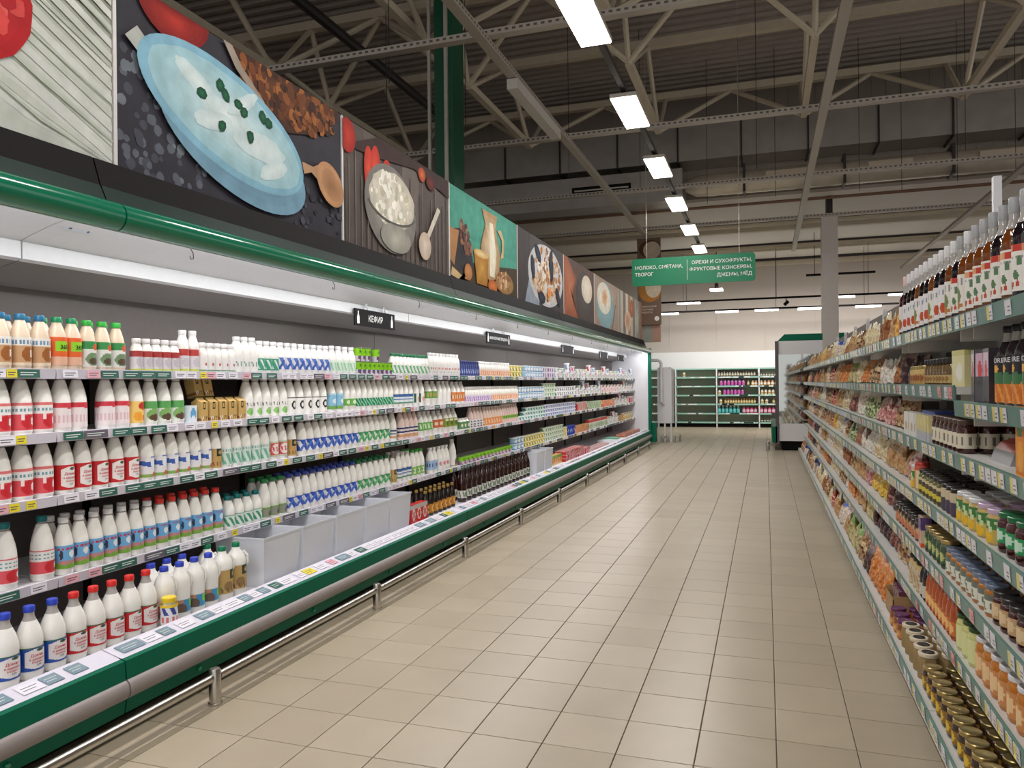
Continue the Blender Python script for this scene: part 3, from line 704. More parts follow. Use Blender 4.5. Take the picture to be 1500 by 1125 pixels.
# ================================================================== PRODUCTS: kinds
def pal(*c): return [rgb(*x) for x in c]
def label_geo(prof_r, z0, z1, ops, base, nu=44, nv=14):
    """printed sleeve: cylinder grid, colour from a list of print operations; u = angle/90deg, 0 faces the aisle"""
    b = MB(); r0 = prof_r
    for j in range(nv + 1):
        z = z0 + (z1 - z0) * j / nv
        for i in range(nu): a = 2 * PI * i / nu; b.v.append((r0 * math.cos(a), r0 * math.sin(a), z))
    for j in range(nv):
        for i in range(nu):
            a = (i + .5) / nu * 4; u = a if a <= 2 else a - 4; v = (j + .5) / nv
            b.face([j * nu + i, j * nu + (i + 1) % nu, (j + 1) * nu + (i + 1) % nu, (j + 1) * nu + i], 0, paint_at(u, v, ops, base))
    return b
def paint_at(u, v, ops, base):
    c = base
    for op in ops:
        k = op[0]
        if k == 'r' and op[1] <= u <= op[2] and op[3] <= v <= op[4]: c = op[5]
        elif k == 'd' and ((u - op[1]) / op[3]) ** 2 + ((v - op[2]) / op[4]) ** 2 <= 1: c = op[5]
        elif k == 'w':      # slanted strokes
            if op[1] <= v <= op[2] and math.sin((u * op[3] + v * op[4]) * PI) > op[5]: c = op[6]
        elif k == 'h' and abs(u - op[1]) < op[3] and abs(v - op[2]) < op[4] and abs(u - op[1]) / op[3] * .35 + abs(v - op[2]) / op[4] < 1.1: c = op[5]
    return rgb(*c)
KIND = {}
LETTER = {}
def bottle(kind, desc, r, h, body, cap, lab, base, ops, shape='bullet', neck=None, name='milk_bottle', cat='bottle', pitch=None, letters=None, capr=None):
    KIND[kind] = dict(desc=desc, r=r, h=h, name=name, cat=cat, pitch=pitch or 2 * r + .004)
    hb = h - .022
    cr = capr or .019
    if shape == 'bullet':
        prof = [(r * .86, 0), (r, .008), (r, h * .50), (r * .97, h * .57), (r * .86, h * .67), (r * .66, h * .79), (r * .48, h * .88), (cr * .92, hb - .012), (cr * .92, hb)]; nm = [0] * 6 + [1 if neck else 0] * 2
    elif shape == 'round':
        prof = [(r * .82, 0), (r * .98, .012), (r, .03), (r, h * .43), (r * .97, h * .465), (r * 1.0, h * .51), (r * .95, h * .60), (r * .76, h * .71), (r * .52, h * .80), (cr * .98, h * .86), (cr * .95, hb)]; nm = [0] * 8 + [1, 1]
    elif shape == 'wine':
        prof = [(r * .9, 0), (r, .006), (r, h * .55), (r * .94, h * .62), (r * .65, h * .70), (cr * 1.05, h * .76), (cr, hb)]; nm = [0] * 4 + [1, 1]
    elif shape == 'waist':
        prof = [(r * .85, 0), (r, .01), (r * .95, h * .2), (r * .9, h * .38), (r, h * .55), (r * .95, h * .66), (r * .66, h * .80), (cr, h * .88), (cr, hb)]; nm = [0] * 8
    else:   # straight little drinking bottle
        prof = [(r * .85, 0), (r, .008), (r, h * .62), (r * .9, h * .72), (r * .62, h * .84), (cr, h * .88), (cr, hb)]; nm = [0] * 6
    seg = 20 if r > .033 else 14
    bm = MB(); bm.lathe(prof, seg, mats=nm)
    KIND[kind]['body'] = bm.mesh('body', [body, neck or body], 50)
    capm = mat('cap_' + '_'.join(map(str, cap)), cap, .35, noise=.02)
    ch = .022 if shape != 'wine' else .05
    zc = hb if shape != 'wine' else h - ch
    KIND[kind]['cap'] = MB().lathe([(cr * 1.08, zc - .002), (cr * 1.1, zc), (cr * 1.1, zc + ch - .003), (cr * .98, zc + ch)], seg).mesh('cap', [capm], 40)
    if lab:
        KIND[kind]['label'] = label_geo(r + .0012, h * lab[0], h * lab[1], ops, base, 104 if kind.startswith('domik') else 64 if r > .036 else 32, 40 if kind.startswith('domik') else 20 if r > .036 else 10).mesh('label', [M_PRINT], 60)
    if letters:
        lb = MB()
        for (tx, size, v, col, a0) in letters:
            z = h * (lab[0] + (lab[1] - lab[0]) * v)
            size = fit(tx, size)
            m_ = text_mesh(tx, size, lambda x, y: ((r + .0022) * math.cos(a0 + x / r), (r + .0022) * math.sin(a0 + x / r), z + y), rgb(*col))
            o = len(lb.v); lb.v += m_.v
            for f_, c_ in zip(m_.f, m_.c): lb.face([o + i for i in f_], 0, c_)
        LETTER[kind] = lb.mesh('lettering', [M_PRINT])
W_, R_, G_, BL, LG = (240, 238, 236), (208, 44, 52), (40, 128, 84), (44, 84, 172), (120, 196, 60)
def L365(z, col=(20, 40, 20), a=0): return ('365', .036, z, col, a)
bottle('brown', 'cream bottle with brown label, blue cap', .040, .235, M_CREAM, (38, 112, 150), (.08, .58), (242, 236, 228), [('r', -2, 2, 0, .12, (236, 216, 190)), ('r', -2, 2, .12, .68, (206, 160, 116)), ('d', .1, .4, .42, .26, (166, 100, 48)), ('d', .35, .42, .12, .14, (240, 236, 226)), ('w', .76, .88, 9, 0, .0, (110, 150, 180))], neck=M_NECK)
bottle('orange365', 'cream bottle with orange and lime label', .040, .235, M_CREAM, (24, 140, 88), (.10, .62), (238, 106, 48), [('r', -2, 2, 0, .3, (240, 190, 160)), ('r', -.45, .75, .5, .86, (150, 216, 50))], 'waist', letters=[L365(.58, a=.22)])
bottle('greencream', 'cream bottle with green meadow label', .039, .232, M_CREAM, (54, 176, 66), (.08, .58), (232, 232, 226), [('r', -2, 2, .68, 1, (62, 150, 84)), ('d', 0, .3, .6, .26, (120, 150, 110)), ('d', 0, .22, .4, .13, (92, 76, 60)), ('d', .2, .78, .3, .14, (226, 96, 50))], neck=M_NECK)
bottle('smallred', 'small white bottle with red band', .029, .165, M_MILK, (226, 222, 220), (.03, .62), (222, 216, 218), [('r', -2, 2, .72, .98, (176, 62, 60)), ('d', 0, .42, .5, .28, (200, 192, 200)), ('r', -2, 2, 0, .14, (206, 214, 96))], 'straight')
bottle('tallred2', 'taller white bottle with red band', .033, .225, M_MILK, (228, 226, 224), (.03, .55), (224, 218, 220), [('r', -2, 2, .74, .98, (190, 70, 66)), ('d', 0, .4, .5, .25, (204, 198, 206)), ('r', -2, 2, 0, .12, (206, 214, 96))], 'straight')
bottle('smallplain', 'small plain white bottle with tiny red mark', .029, .165, M_MILK, (230, 228, 226), (.05, .5), (238, 234, 230), [('d', 0, .5, .14, .1, (190, 80, 80)), ('r', -2, 2, 0, .06, (120, 160, 120))], 'straight')
bottle('tallplain', 'tall white bottle with faint green script', .036, .215, M_MILK, (234, 232, 230), (.05, .5), (240, 238, 234), [('w', .3, .6, 5, 2, .6, (100, 150, 130))], 'straight')
bottle('greenlab', 'white kefir bottle with sea green label', .037, .200, M_MILK, (236, 236, 236), (.10, .46), (70, 160, 128), [('w', .1, .9, 3, 2, .55, (226, 238, 232))])
bottle('bluelab', 'white kefir bottle with blue wave label', .037, .200, M_MILK, (236, 236, 238), (.14, .52), W_, [('w', 0, 1, 2.4, 1.6, -.25, (92, 128, 204)), ('w', 0, .8, 2.4, -1.6, .55, (64, 96, 180))])
bottle('ltgreen', 'white bottle with pale mint label', .037, .205, M_MILK, (236, 236, 236), (.10, .5), (224, 238, 224), [('w', .1, .8, 4, 1.5, .3, (160, 212, 168))])
bottle('smallgreen', 'short white bottle with green leaf label', .034, .185, M_MILK, (36, 120, 76), (.12, .5), W_, [('w', 0, .85, 2.6, 1.6, 0, (98, 180, 116))])
bottle('tallredtext', 'tall white bottle with red lettering', .037, .215, M_MILK, (234, 232, 230), (.1, .55), (238, 234, 230), [('w', .4, .6, 5, 0, .1, (206, 100, 84)), ('w', .1, .2, 7, 0, .3, (170, 170, 180))], 'straight')
bottle('navysmall', 'small navy blue drink bottle', .029, .16, mat('navy_plastic', (52, 66, 124), .3), (40, 52, 108), (.1, .55), (60, 80, 150), [('w', .2, .8, 3, 1, .4, (190, 200, 226))], 'straight')
bottle('orangesmall', 'small white drink bottle with orange label', .029, .165, M_MILK, (232, 230, 228), (.05, .5), (238, 214, 196), [('w', .1, .8, 3, 1, -.1, (236, 150, 84))], 'straight')
bottle('redlab', 'white milk bottle with red cow label', .042, .262, M_MILK, (40, 74, 84), (.06, .52), (238, 234, 232), [('r', -2, 2, .06, .62, (222, 84, 92)), ('d', .1, .34, .5, .24, (206, 44, 54)), ('d', .38, .36, .13, .14, (244, 236, 234)), ('d', -.28, .5, .12, .1, (246, 226, 224)), ('w', .70, .80, 9, 0, -.2, (110, 160, 168)), ('r', -2, 2, .92, 1, (226, 120, 120))], neck=M_NECK)
bottle('palepink', 'white milk bottle with pale pink label', .042, .262, M_MILK, (206, 200, 194), (.08, .50), (238, 226, 226), [('r', -2, 2, .82, 1, (210, 62, 74)), ('w', .74, .84, 1.4, 0, .3, (210, 62, 74)), ('w', .2, .5, 8, 0, .55, (226, 190, 196))], neck=M_NECK)
bottle('yelloworange', 'white bottle with yellow label, red oval', .040, .255, M_MILK, (150, 60, 50), (.08, .50), (242, 206, 120), [('d', .3, .78, .5, .18, (200, 50, 44)), ('d', -.2, .3, .35, .22, (244, 166, 56)), ('r', .2, .6, .1, .34, (206, 70, 50))], neck=M_NECK)
bottle('greenmeadow', 'white milk bottle with green meadow oval label', .040, .25, M_MILK, (224, 222, 220), (.08, .50), (232, 236, 226), [('r', -2, 2, .66, .98, (94, 166, 92)), ('d', 0, .36, .7, .3, (130, 176, 104)), ('d', 0, .22, .5, .16, (96, 72, 56))], neck=M_NECK)
bottle('greendot', 'white bottle with green dot label', .041, .25, M_MILK, (222, 218, 212), (.06, .50), (242, 240, 236), [('w', .55, .75, 6, 1, .65, (110, 110, 110)), ('d', 0, .26, .42, .2, (150, 206, 120)), ('d', .15, .22, .2, .12, (110, 180, 84))], neck=M_NECK)
bottle('blackcircle', 'white bottle with black round emblem label', .041, .25, M_MILK, (222, 218, 212), (.06, .50), (242, 240, 236), [('r', -2, 2, .92, .97, (60, 60, 64)), ('d', 0, .5, .36, .27, (36, 38, 42)), ('d', 0, .5, .20, .13, (232, 232, 230))], neck=M_NECK)
bottle('skyblue', 'white bottle with sky blue picture label', .041, .25, M_MILK, (222, 218, 212), (.10, .56), (140, 192, 222), [('r', -2, 2, 0, .2, (120, 170, 90)), ('r', -2, 2, .9, 1, (196, 220, 232)), ('d', .1, .5, .4, .16, (226, 240, 246))])
bottle('greenmeadow2', 'white bottle with small leaf green label', .041, .25, M_MILK, (222, 218, 212), (.18, .38), (110, 176, 80), [('d', 0, .5, .3, .3, (226, 240, 210))])
bottle('darkgreen', 'white bottle with deep green patterned label', .041, .25, M_MILK, (222, 218, 212), (.14, .38), (34, 134, 92), [('w', 0, 1, 5, 3, .55, (170, 220, 190))])
bottle('bluewhite', 'white bottle with blue striped box label', .041, .25, M_MILK, (226, 224, 222), (.14, .46), (226, 232, 238), [('r', -2, 2, .72, .98, (66, 104, 160)), ('r', -2, 2, .38, .5, (66, 104, 160)), ('r', -2, 2, 0, .16, (90, 150, 120))])
bottle('greenblack', 'white bottle with dark framed green label', .041, .25, M_MILK, (226, 224, 222), (.14, .46), (232, 236, 230), [('r', -.8, -.5, 0, 1, (44, 92, 72)), ('r', .5, .8, 0, 1, (44, 92, 72)), ('d', 0, .4, .3, .3, (226, 160, 140))])
bottle('greenband', 'broad white bottle with olive green band', .052, .225, M_MILK, (232, 230, 226), (.30, .58), (104, 164, 76), [('w', .25, .75, 6, 0, .2, (222, 150, 110))])
bottle('plainwhite', 'plain white bottle with small dark mark', .041, .225, M_MILK, (232, 230, 226), (.1, .5), (240, 238, 234), [('d', .3, .5, .1, .3, (100, 110, 140))])
bottle('orangebox', 'broad white bottle with orange box label', .048, .22, M_MILK, (232, 228, 222), (.10, .52), (222, 132, 72), [('r', -.6, .6, .3, .7, (240, 200, 160)), ('w', .3, .7, 5, 0, .4, (160, 80, 40))])
bottle('lilacsmall', 'small white drink bottle with lilac label', .028, .165, M_MILK, (236, 234, 234), (.06, .46), (226, 214, 232), [('w', .1, .8, 3, 1, -.1, (180, 140, 200))], 'straight')
DOM = [('h', .04, .5, .60, .43, (240, 234, 230))]
def domik(c): return [('Домик', .050, .60, c, 0), ('в деревне', .058, .45, c, 0), ('молоко', .040, .32, c, 0), ('2,5%', .018, .20, (70, 70, 70), .1)]
bottle('domikred', 'white bottle with red label, white hexagon', .042, .262, M_MILK, (110, 40, 44), (.08, .50), (204, 40, 46), DOM + [('d', .15, .84, .2, .06, (60, 90, 70))], neck=M_NECK, letters=domik((206, 60, 76)))
bottle('domikred2', 'bulbous red label bottle with red cap', .0488, .285, M_MILK, (220, 46, 42), (.13, .45), (204, 36, 40), DOM + [('d', .15, .86, .2, .06, (50, 80, 66)), ('r', -2, 2, .96, 1, (70, 110, 80))], 'round', neck=M_NECK, letters=domik((206, 50, 70)))
bottle('domikblue', 'bulbous blue label bottle with blue cap', .0488, .285, M_MILK, (44, 70, 190), (.13, .45), (40, 84, 170), DOM + [('d', .15, .86, .2, .06, (50, 80, 66)), ('r', -2, 2, .96, 1, (70, 110, 80))], 'round', neck=M_NECK, letters=domik((206, 50, 70)))
bottle('bluestripe', 'milk bottle with wavy blue stripes', .040, .255, M_MILK, (130, 44, 48), (.08, .48), (232, 230, 232), [('w', .36, 1, .5, 4.2, .1, (62, 96, 176)), ('d', .2, .66, .35, .2, (236, 240, 246)), ('r', -2, 2, 0, .16, (140, 176, 90)), ('d', .3, .12, .3, .12, (206, 100, 90))], neck=M_NECK)
bottle('kraftlab', 'white bottle with brown kraft label', .038, .24, M_MILK, (130, 120, 108), (.06, .50), (196, 158, 96), [('r', -.4, .4, .62, .98, (44, 56, 44)), ('d', 0, .8, .18, .1, (196, 158, 96)), ('w', .1, .3, 6, 2, .4, (130, 96, 60))])
bottle('tealpat', 'white milk bottle with mint green patterned label', .041, .25, M_MILK, (196, 190, 180), (.08, .46), (214, 230, 222), [('w', .05, .7, 3.2, 2.2, .0, (120, 184, 158)), ('w', .8, .95, 9, 0, .2, (140, 170, 170))], neck=M_NECK)
bottle('redframe', 'white bottle with red framed label', .041, .25, M_MILK, (196, 190, 180), (.10, .48), (196, 206, 180), [('r', -.7, .7, .08, .92, (214, 90, 90)), ('d', 0, .5, .55, .36, (240, 226, 222)), ('w', .35, .65, 5, 1, .3, (206, 80, 90))])
bottle('bluewave', 'white kefir bottle with blue wave print', .041, .25, M_MILK, (196, 190, 182), (.14, .44), (238, 238, 240), [('w', 0, 1, 2.0, 1.5, -.2, (48, 84, 180)), ('w', 0, .8, 2.2, -1.5, .55, (84, 120, 204)), ('r', -2, 2, .88, 1, (48, 84, 180))], neck=M_NECK)
bottle('greenwave', 'white kefir bottle with green wave print', .041, .25, M_MILK, (196, 190, 182), (.14, .44), (238, 240, 236), [('w', 0, 1, 2.0, 1.5, -.2, (62, 150, 92)), ('w', 0, .8, 2.2, -1.5, .55, (104, 184, 120)), ('r', -2, 2, .88, 1, (62, 150, 92))], neck=M_NECK)
bottle('navystripe', 'white bottle with navy striped label', .041, .25, M_MILK, (196, 190, 182), (.10, .42), (226, 220, 220), [('r', -2, 2, .7, .85, (44, 50, 104)), ('r', -2, 2, .4, .52, (44, 50, 104)), ('r', -2, 2, 0, .2, (206, 160, 110))])
bottle('pinknavy', 'pinkish drink bottle with navy striped label', .042, .245, mat('pink_drink', (236, 210, 204), .25), (206, 190, 184), (.10, .46), (226, 214, 212), [('r', -2, 2, .74, .9, (44, 46, 100)), ('r', -2, 2, .42, .56, (44, 46, 100)), ('r', -2, 2, 0, .26, (206, 156, 110))])
bottle('greenbox', 'broad white bottle with leaf green box label', .046, .225, M_MILK, (232, 230, 226), (.24, .56), (104, 176, 90), [('w', .2, .8, 4, 1, .2, (220, 236, 200))])
bottle('orangeredbox', 'broad white bottle with orange red square label', .050, .22, M_MILK, (232, 230, 226), (.28, .62), (206, 110, 64), [('r', -.5, .5, .3, .7, (236, 206, 180))])
bottle('olivebox', 'broad white bottle with olive picture label', .050, .23, M_MILK, (232, 230, 226), (.24, .6), (142, 160, 64), [('d', .1, .45, .5, .3, (90, 110, 50)), ('r', -.5, .5, .7, .9, (230, 226, 200))])
bottle('smallkraft', 'little green labelled jar bottle', .040, .12, M_MILK, (232, 230, 226), (.1, .7), (94, 140, 92), [('r', -.4, .4, .3, .7, (230, 226, 200))], 'straight')
bottle('pinkcheck', 'pinkish drink bottle with navy checked label', .040, .22, mat('pink_drink', (236, 210, 204), .25), (206, 190, 184), (.06, .42), (230, 226, 228), [('w', .3, .5, 4, 0, 0, (40, 44, 80)), ('w', .66, .86, 4, 0, 0, (40, 44, 80)), ('w', .02, .2, 4, 0, 0, (70, 64, 70))])
bottle('orangesmall2', 'cream bottle with orange label', .038, .215, mat('peach_drink', (238, 214, 200), .25), (220, 204, 196), (.06, .42), (230, 150, 90), [('w', .2, .8, 3, 1, .2, (242, 210, 180))])
bottle('greenpink', 'pinkish bottle with green and pink label', .038, .225, mat('pink_drink', (236, 210, 204), .25), (220, 204, 196), (.06, .5), (236, 200, 196), [('r', -.7, .7, .4, .8, (140, 190, 80)), ('r', -.3, .3, .5, .7, (60, 120, 60))])
bottle('redlabteal', 'red cow label bottle with teal cap', .045, .275, M_MILK, (0, 116, 120), (.10, .48), (238, 234, 232), [('r', -2, 2, .04, .56, (222, 84, 92)), ('d', .1, .3, .5, .24, (206, 44, 54)), ('d', .38, .32, .13, .14, (244, 236, 234)), ('w', .64, .72, 9, 0, -.2, (90, 160, 160)), ('w', .78, .86, 9, 0, -.2, (90, 160, 160)), ('r', -2, 2, .94, 1, (222, 110, 116))], neck=M_NECK)
MEAD = [('r', -2, 2, 0, .24, (122, 174, 66)), ('d', .5, .26, .5, .12, (200, 130, 140)), ('d', -.4, .27, .4, .1, (196, 140, 140)), ('d', .1, .62, .22, .16, (236, 242, 246)), ('d', -.6, .6, .12, .2, (60, 60, 80))]
bottle('meadowwhite', 'blue meadow label bottle with white cap', .0395, .252, M_MILK, (238, 238, 238), (.12, .52), (112, 178, 226), MEAD + [('w', .82, .92, 7, 0, 0, (206, 70, 90))], neck=M_NECK, letters=[('МОЛОКО', .040, .84, (206, 60, 80), 0)])
bottle('meadowred', 'blue meadow label bottle with red cap', .0395, .252, M_MILK, (224, 52, 40), (.12, .52), (112, 178, 226), MEAD, neck=M_NECK, letters=[('МОЛОКО', .052, .84, (214, 40, 60), 0)])
bottle('tealsmall', 'short green pattern bottle with teal cap', .0385, .19, M_MILK, (0, 110, 110), (.08, .44), (230, 238, 234), [('w', .05, .8, 3.4, 2.4, .05, (70, 160, 120)), ('r', -2, 2, .92, 1, (150, 190, 170))])
bottle('greenphoto', 'green photo label bottle with green cap', .0405, .25, M_MILK, (24, 140, 70), (.06, .34), (130, 166, 90), [('d', 0, .4, .6, .4, (150, 150, 140)), ('d', .3, .3, .3, .25, (84, 80, 60)), ('r', -2, 2, .84, 1, (220, 232, 206))], neck=M_NECK)
bottle('bluewavecap', 'blue wave kefir bottle with blue cap', .0405, .25, M_MILK, (44, 70, 170), (.12, .40), (238, 238, 242), [('w', 0, 1, 2.0, 1.5, -.2, (48, 84, 184)), ('w', 0, .8, 2.2, -1.5, .55, (84, 120, 206)), ('r', -2, 2, .88, 1, (48, 84, 184))], neck=M_NECK)
bottle('greenwavecap', 'green wave kefir bottle with green cap', .0405, .25, M_MILK, (28, 120, 70), (.12, .40), (238, 240, 236), [('w', 0, 1, 2.0, 1.5, -.2, (66, 154, 92)), ('w', 0, .8, 2.2, -1.5, .55, (110, 188, 124)), ('r', -2, 2, .88, 1, (66, 154, 92))], neck=M_NECK)
bottle('greenwavecap2', 'lime box label bottle with green cap', .0405, .25, M_MILK, (60, 170, 60), (.12, .40), (130, 190, 90), [('r', -.5, .5, .2, .8, (226, 238, 210)), ('w', .3, .7, 5, 1, .3, (80, 140, 60))])
bottle('bluebox', 'white bottle with pale blue box label', .040, .235, M_MILK, (232, 232, 234), (.14, .5), (170, 196, 226), [('w', .3, .7, 5, 0, .2, (70, 90, 150))])
bottle('whitegreen', 'white bottle with small green and pink marks', .040, .235, M_MILK, (232, 232, 230), (.10, .5), (240, 238, 236), [('d', .4, .3, .25, .25, (90, 180, 90)), ('d', -.3, .5, .2, .2, (220, 130, 140))])
bottle('talldark', 'taller white bottle with brown figure', .043, .275, M_MILK, (236, 234, 230), (.05, .45), (240, 238, 234), [('d', 0, .35, .25, .35, (120, 90, 80)), ('r', -2, 2, 0, .1, (190, 170, 150))])
M_KVAS = mat('dark_brown_drink', (42, 14, 12), .12, noise=.05, coat=.5)
M_COLA = mat('almost_black_glass', (24, 12, 10), .08, noise=.05, coat=.5)
bottle('darkbig', 'big dark brown plastic bottle with white label', .047, .315, M_KVAS, (40, 20, 20), (.13, .36), (220, 222, 214), [('d', 0, .5, .4, .36, (120, 150, 110)), ('w', .1, .9, 4, 1, .6, (90, 80, 70))], 'round', neck=M_KVAS, pitch=.14, name='drink_bottle')
bottle('darksmall', 'small dark bottle with amber label', .032, .225, M_COLA, (150, 120, 60), (.12, .46), (206, 138, 50), [('d', 0, .5, .5, .36, (236, 190, 100)), ('d', 0, .5, .25, .2, (90, 50, 24))], 'round', neck=M_COLA, pitch=.09, name='drink_bottle', capr=.014)
# jugs with handle
def jug(kind, desc, r, h, cap, lab, base, ops, letters=None):
    bottle(kind, desc, r, h, M_MILK, cap, lab, base, ops, 'bullet', neck=M_NECK, letters=letters, name='milk_jug', cat='jug')
    b = MB()
    b.lathe([(r * .9, 0), (r, .01), (r * .98, h * .3), (r, h * .34), (r * .98, h * .38), (r, h * .46), (r * .98, h * .56), (r * .98, h * .68), (r * .8, h * .78), (.022, h * .87), (.02, h - .02)], 20)
    KIND[kind]['body'] = b.mesh('body', [M_MILK], 40)
    KIND[kind]['handle'] = MB().path([(r * .55, r * .45, h * .83), (r * .8, r * .75, h * .74), (r * .78, r * .82, h * .60), (r * .6, r * .75, h * .52)], .007, 8).mesh('handle', [M_MILK], 60)
jug('jug365', 'ribbed milk jug with blue cap', .049, .275, (50, 70, 190), (.09, .34), (70, 150, 200), [('r', -2, -.35, 0, 1, (196, 140, 110)), ('d', -.5, .35, .35, .4, (110, 90, 80)), ('r', .05, .85, .45, .95, (130, 220, 50)), ('r', -2, 2, 0, .12, (226, 226, 220))], letters=[('365', .030, .58, (10, 30, 10), .7)])
jug('kraftjug', 'kraft label milk jug with green cap', .055, .285, (0, 120, 80), (.14, .58), (196, 162, 100), [('r', -.1, .5, .62, .98, (44, 62, 48)), ('d', .2, .8, .14, .1, (196, 162, 100)), ('d', -.2, .3, .3, .2, (150, 120, 76)), ('w', .05, .25, 6, 2, .4, (130, 100, 64))])
# cups, tubs
def cup(kind, desc, r, h, lidc, base, ops, cat='cup', name='dessert_cup', pitch=None, letters=None, taper=.86):
    KIND[kind] = dict(desc=desc, r=r, h=h, name=name, cat=cat, pitch=pitch or 2 * r + .004)
    nu, nv = 24, 7; b = MB()
    for j in range(nv + 1):
        z = (h - .008) * j / nv; rr = r * (taper + (1 - taper) * j / nv) * .98
        for i in range(nu): a = 2 * PI * i / nu; b.v.append((rr * math.cos(a), rr * math.sin(a), z))
    for j in range(nv):
        for i in range(nu):
            a = (i + .5) / nu * 4; u = a if a <= 2 else a - 4
            b.face([j * nu + i, j * nu + (i + 1) % nu, (j + 1) * nu + (i + 1) % nu, (j + 1) * nu + i], 0, paint_at(u, (j + .5) / nv, ops, base))
    b.face(list(range(nu))[::-1], 0, rgb(*base))
    KIND[kind]['body'] = b.mesh('body', [M_GLOSS], 50)
    KIND[kind]['lid'] = MB().lathe([(r, h - .010), (r, h - .003), (r * .96, h)], nu).mesh('lid', [mat('lid_' + '_'.join(map(str, lidc)), lidc, .3, noise=.03)], 40)
    if letters:
        tx, size, v, col = letters; z = h * v; size = fit(tx, size)
        LETTER[kind] = text_mesh(tx, size, lambda x, y: (r * .985 * math.cos(x / r), r * .985 * math.sin(x / r), z + y), rgb(*col)).mesh('lettering', [M_PRINT])
cup('cup365', 'dessert cup with lime green band and number', .034, .105, (96, 110, 70), (206, 200, 210), [('r', -2, 2, .5, .95, (140, 206, 40)), ('d', 0, .25, .5, .2, (110, 80, 110))], letters=('365', .036, .62, (24, 50, 16)), pitch=.072)
cup('pot365', 'short pot with lime green lid band', .040, .072, (130, 190, 50), (150, 110, 130), [('r', -2, 2, .62, 1, (136, 204, 44)), ('d', 0, .3, .6, .3, (206, 190, 200))], letters=('365', .036, .68, (24, 50, 16)), pitch=.115)
def tub(kind, desc, r, h, lidc, base, ops): cup(kind, desc, r, h, lidc, base, ops, 'tub', 'dairy_tub', 2 * r + .012, None, .9)
tub('tubyellow', 'round tub with yellow label', .052, .072, (226, 222, 190), (222, 206, 96), [('d', 0, .5, .5, .3, (250, 240, 190)), ('w', .1, .9, 3, 1, .6, (150, 140, 60))])
tub('tubblue', 'round tub with light blue label', .052, .075, (216, 226, 232), (150, 190, 216), [('d', 0, .5, .6, .36, (236, 240, 244)), ('r', -2, 2, 0, .2, (70, 120, 170))])
tub('tubpurple', 'round tub with purple striped label', .052, .075, (222, 216, 226), (222, 214, 226), [('w', .1, .9, 2, 0, .1, (140, 90, 150))])
tub('tubgreen', 'round tub with green and white label', .052, .065, (206, 220, 200), (226, 232, 222), [('w', .1, .9, 2, 1, 0, (110, 170, 90))])
tub('tubblack', 'white tub with black script label', .052, .07, (236, 236, 236), (236, 236, 238), [('w', .2, .8, 2.5, 1, .3, (60, 60, 80))])
tub('tubteal', 'flat tub with teal and white label', .055, .052, (220, 236, 232), (222, 236, 232), [('w', .1, .9, 2, 1, -.1, (70, 160, 150))])
tub('tublilac', 'flat tub with lilac blue label', .055, .055, (230, 232, 242), (212, 216, 236), [('w', .1, .9, 2, 1, 0, (120, 140, 196))])
tub('canblue', 'tall dark blue can', .045, .15, (60, 80, 170), (46, 70, 170), [('w', .3, .7, 3, 1, .4, (200, 210, 240))])
MIXC = {'mix1': [((232, 232, 228), (150, 190, 170)), ((226, 216, 222), (200, 110, 130)), ((236, 236, 238), (120, 150, 190)), ((224, 230, 220), (120, 160, 100))],
        'mix2': [((236, 232, 226), (200, 160, 100)), ((232, 236, 240), (120, 160, 190)), ((238, 228, 226), (206, 90, 90)), ((226, 232, 216), (150, 180, 90))],
        'mixred': [((240, 226, 222), (206, 70, 80)), ((236, 230, 226), (230, 140, 90)), ((240, 222, 226), (190, 60, 90))],
        'mixyellow': [((230, 210, 130), (190, 140, 60)), ((226, 196, 120), (160, 110, 50)), ((222, 214, 180), (180, 150, 80))]}
MIXN = {'mix1': 'pale', 'mix2': 'cream coloured', 'mixred': 'red and white', 'mixyellow': 'golden'}
for mk, cs in MIXC.items():
    for q, (bc, sc) in enumerate(cs):
        tub(f'{mk}{q}', f'small {MIXN[mk]} far tub', .048, .075 + .02 * (q % 3), bc, bc, [('w', .15, .85, 2 + q % 2, 1, 0, sc)])
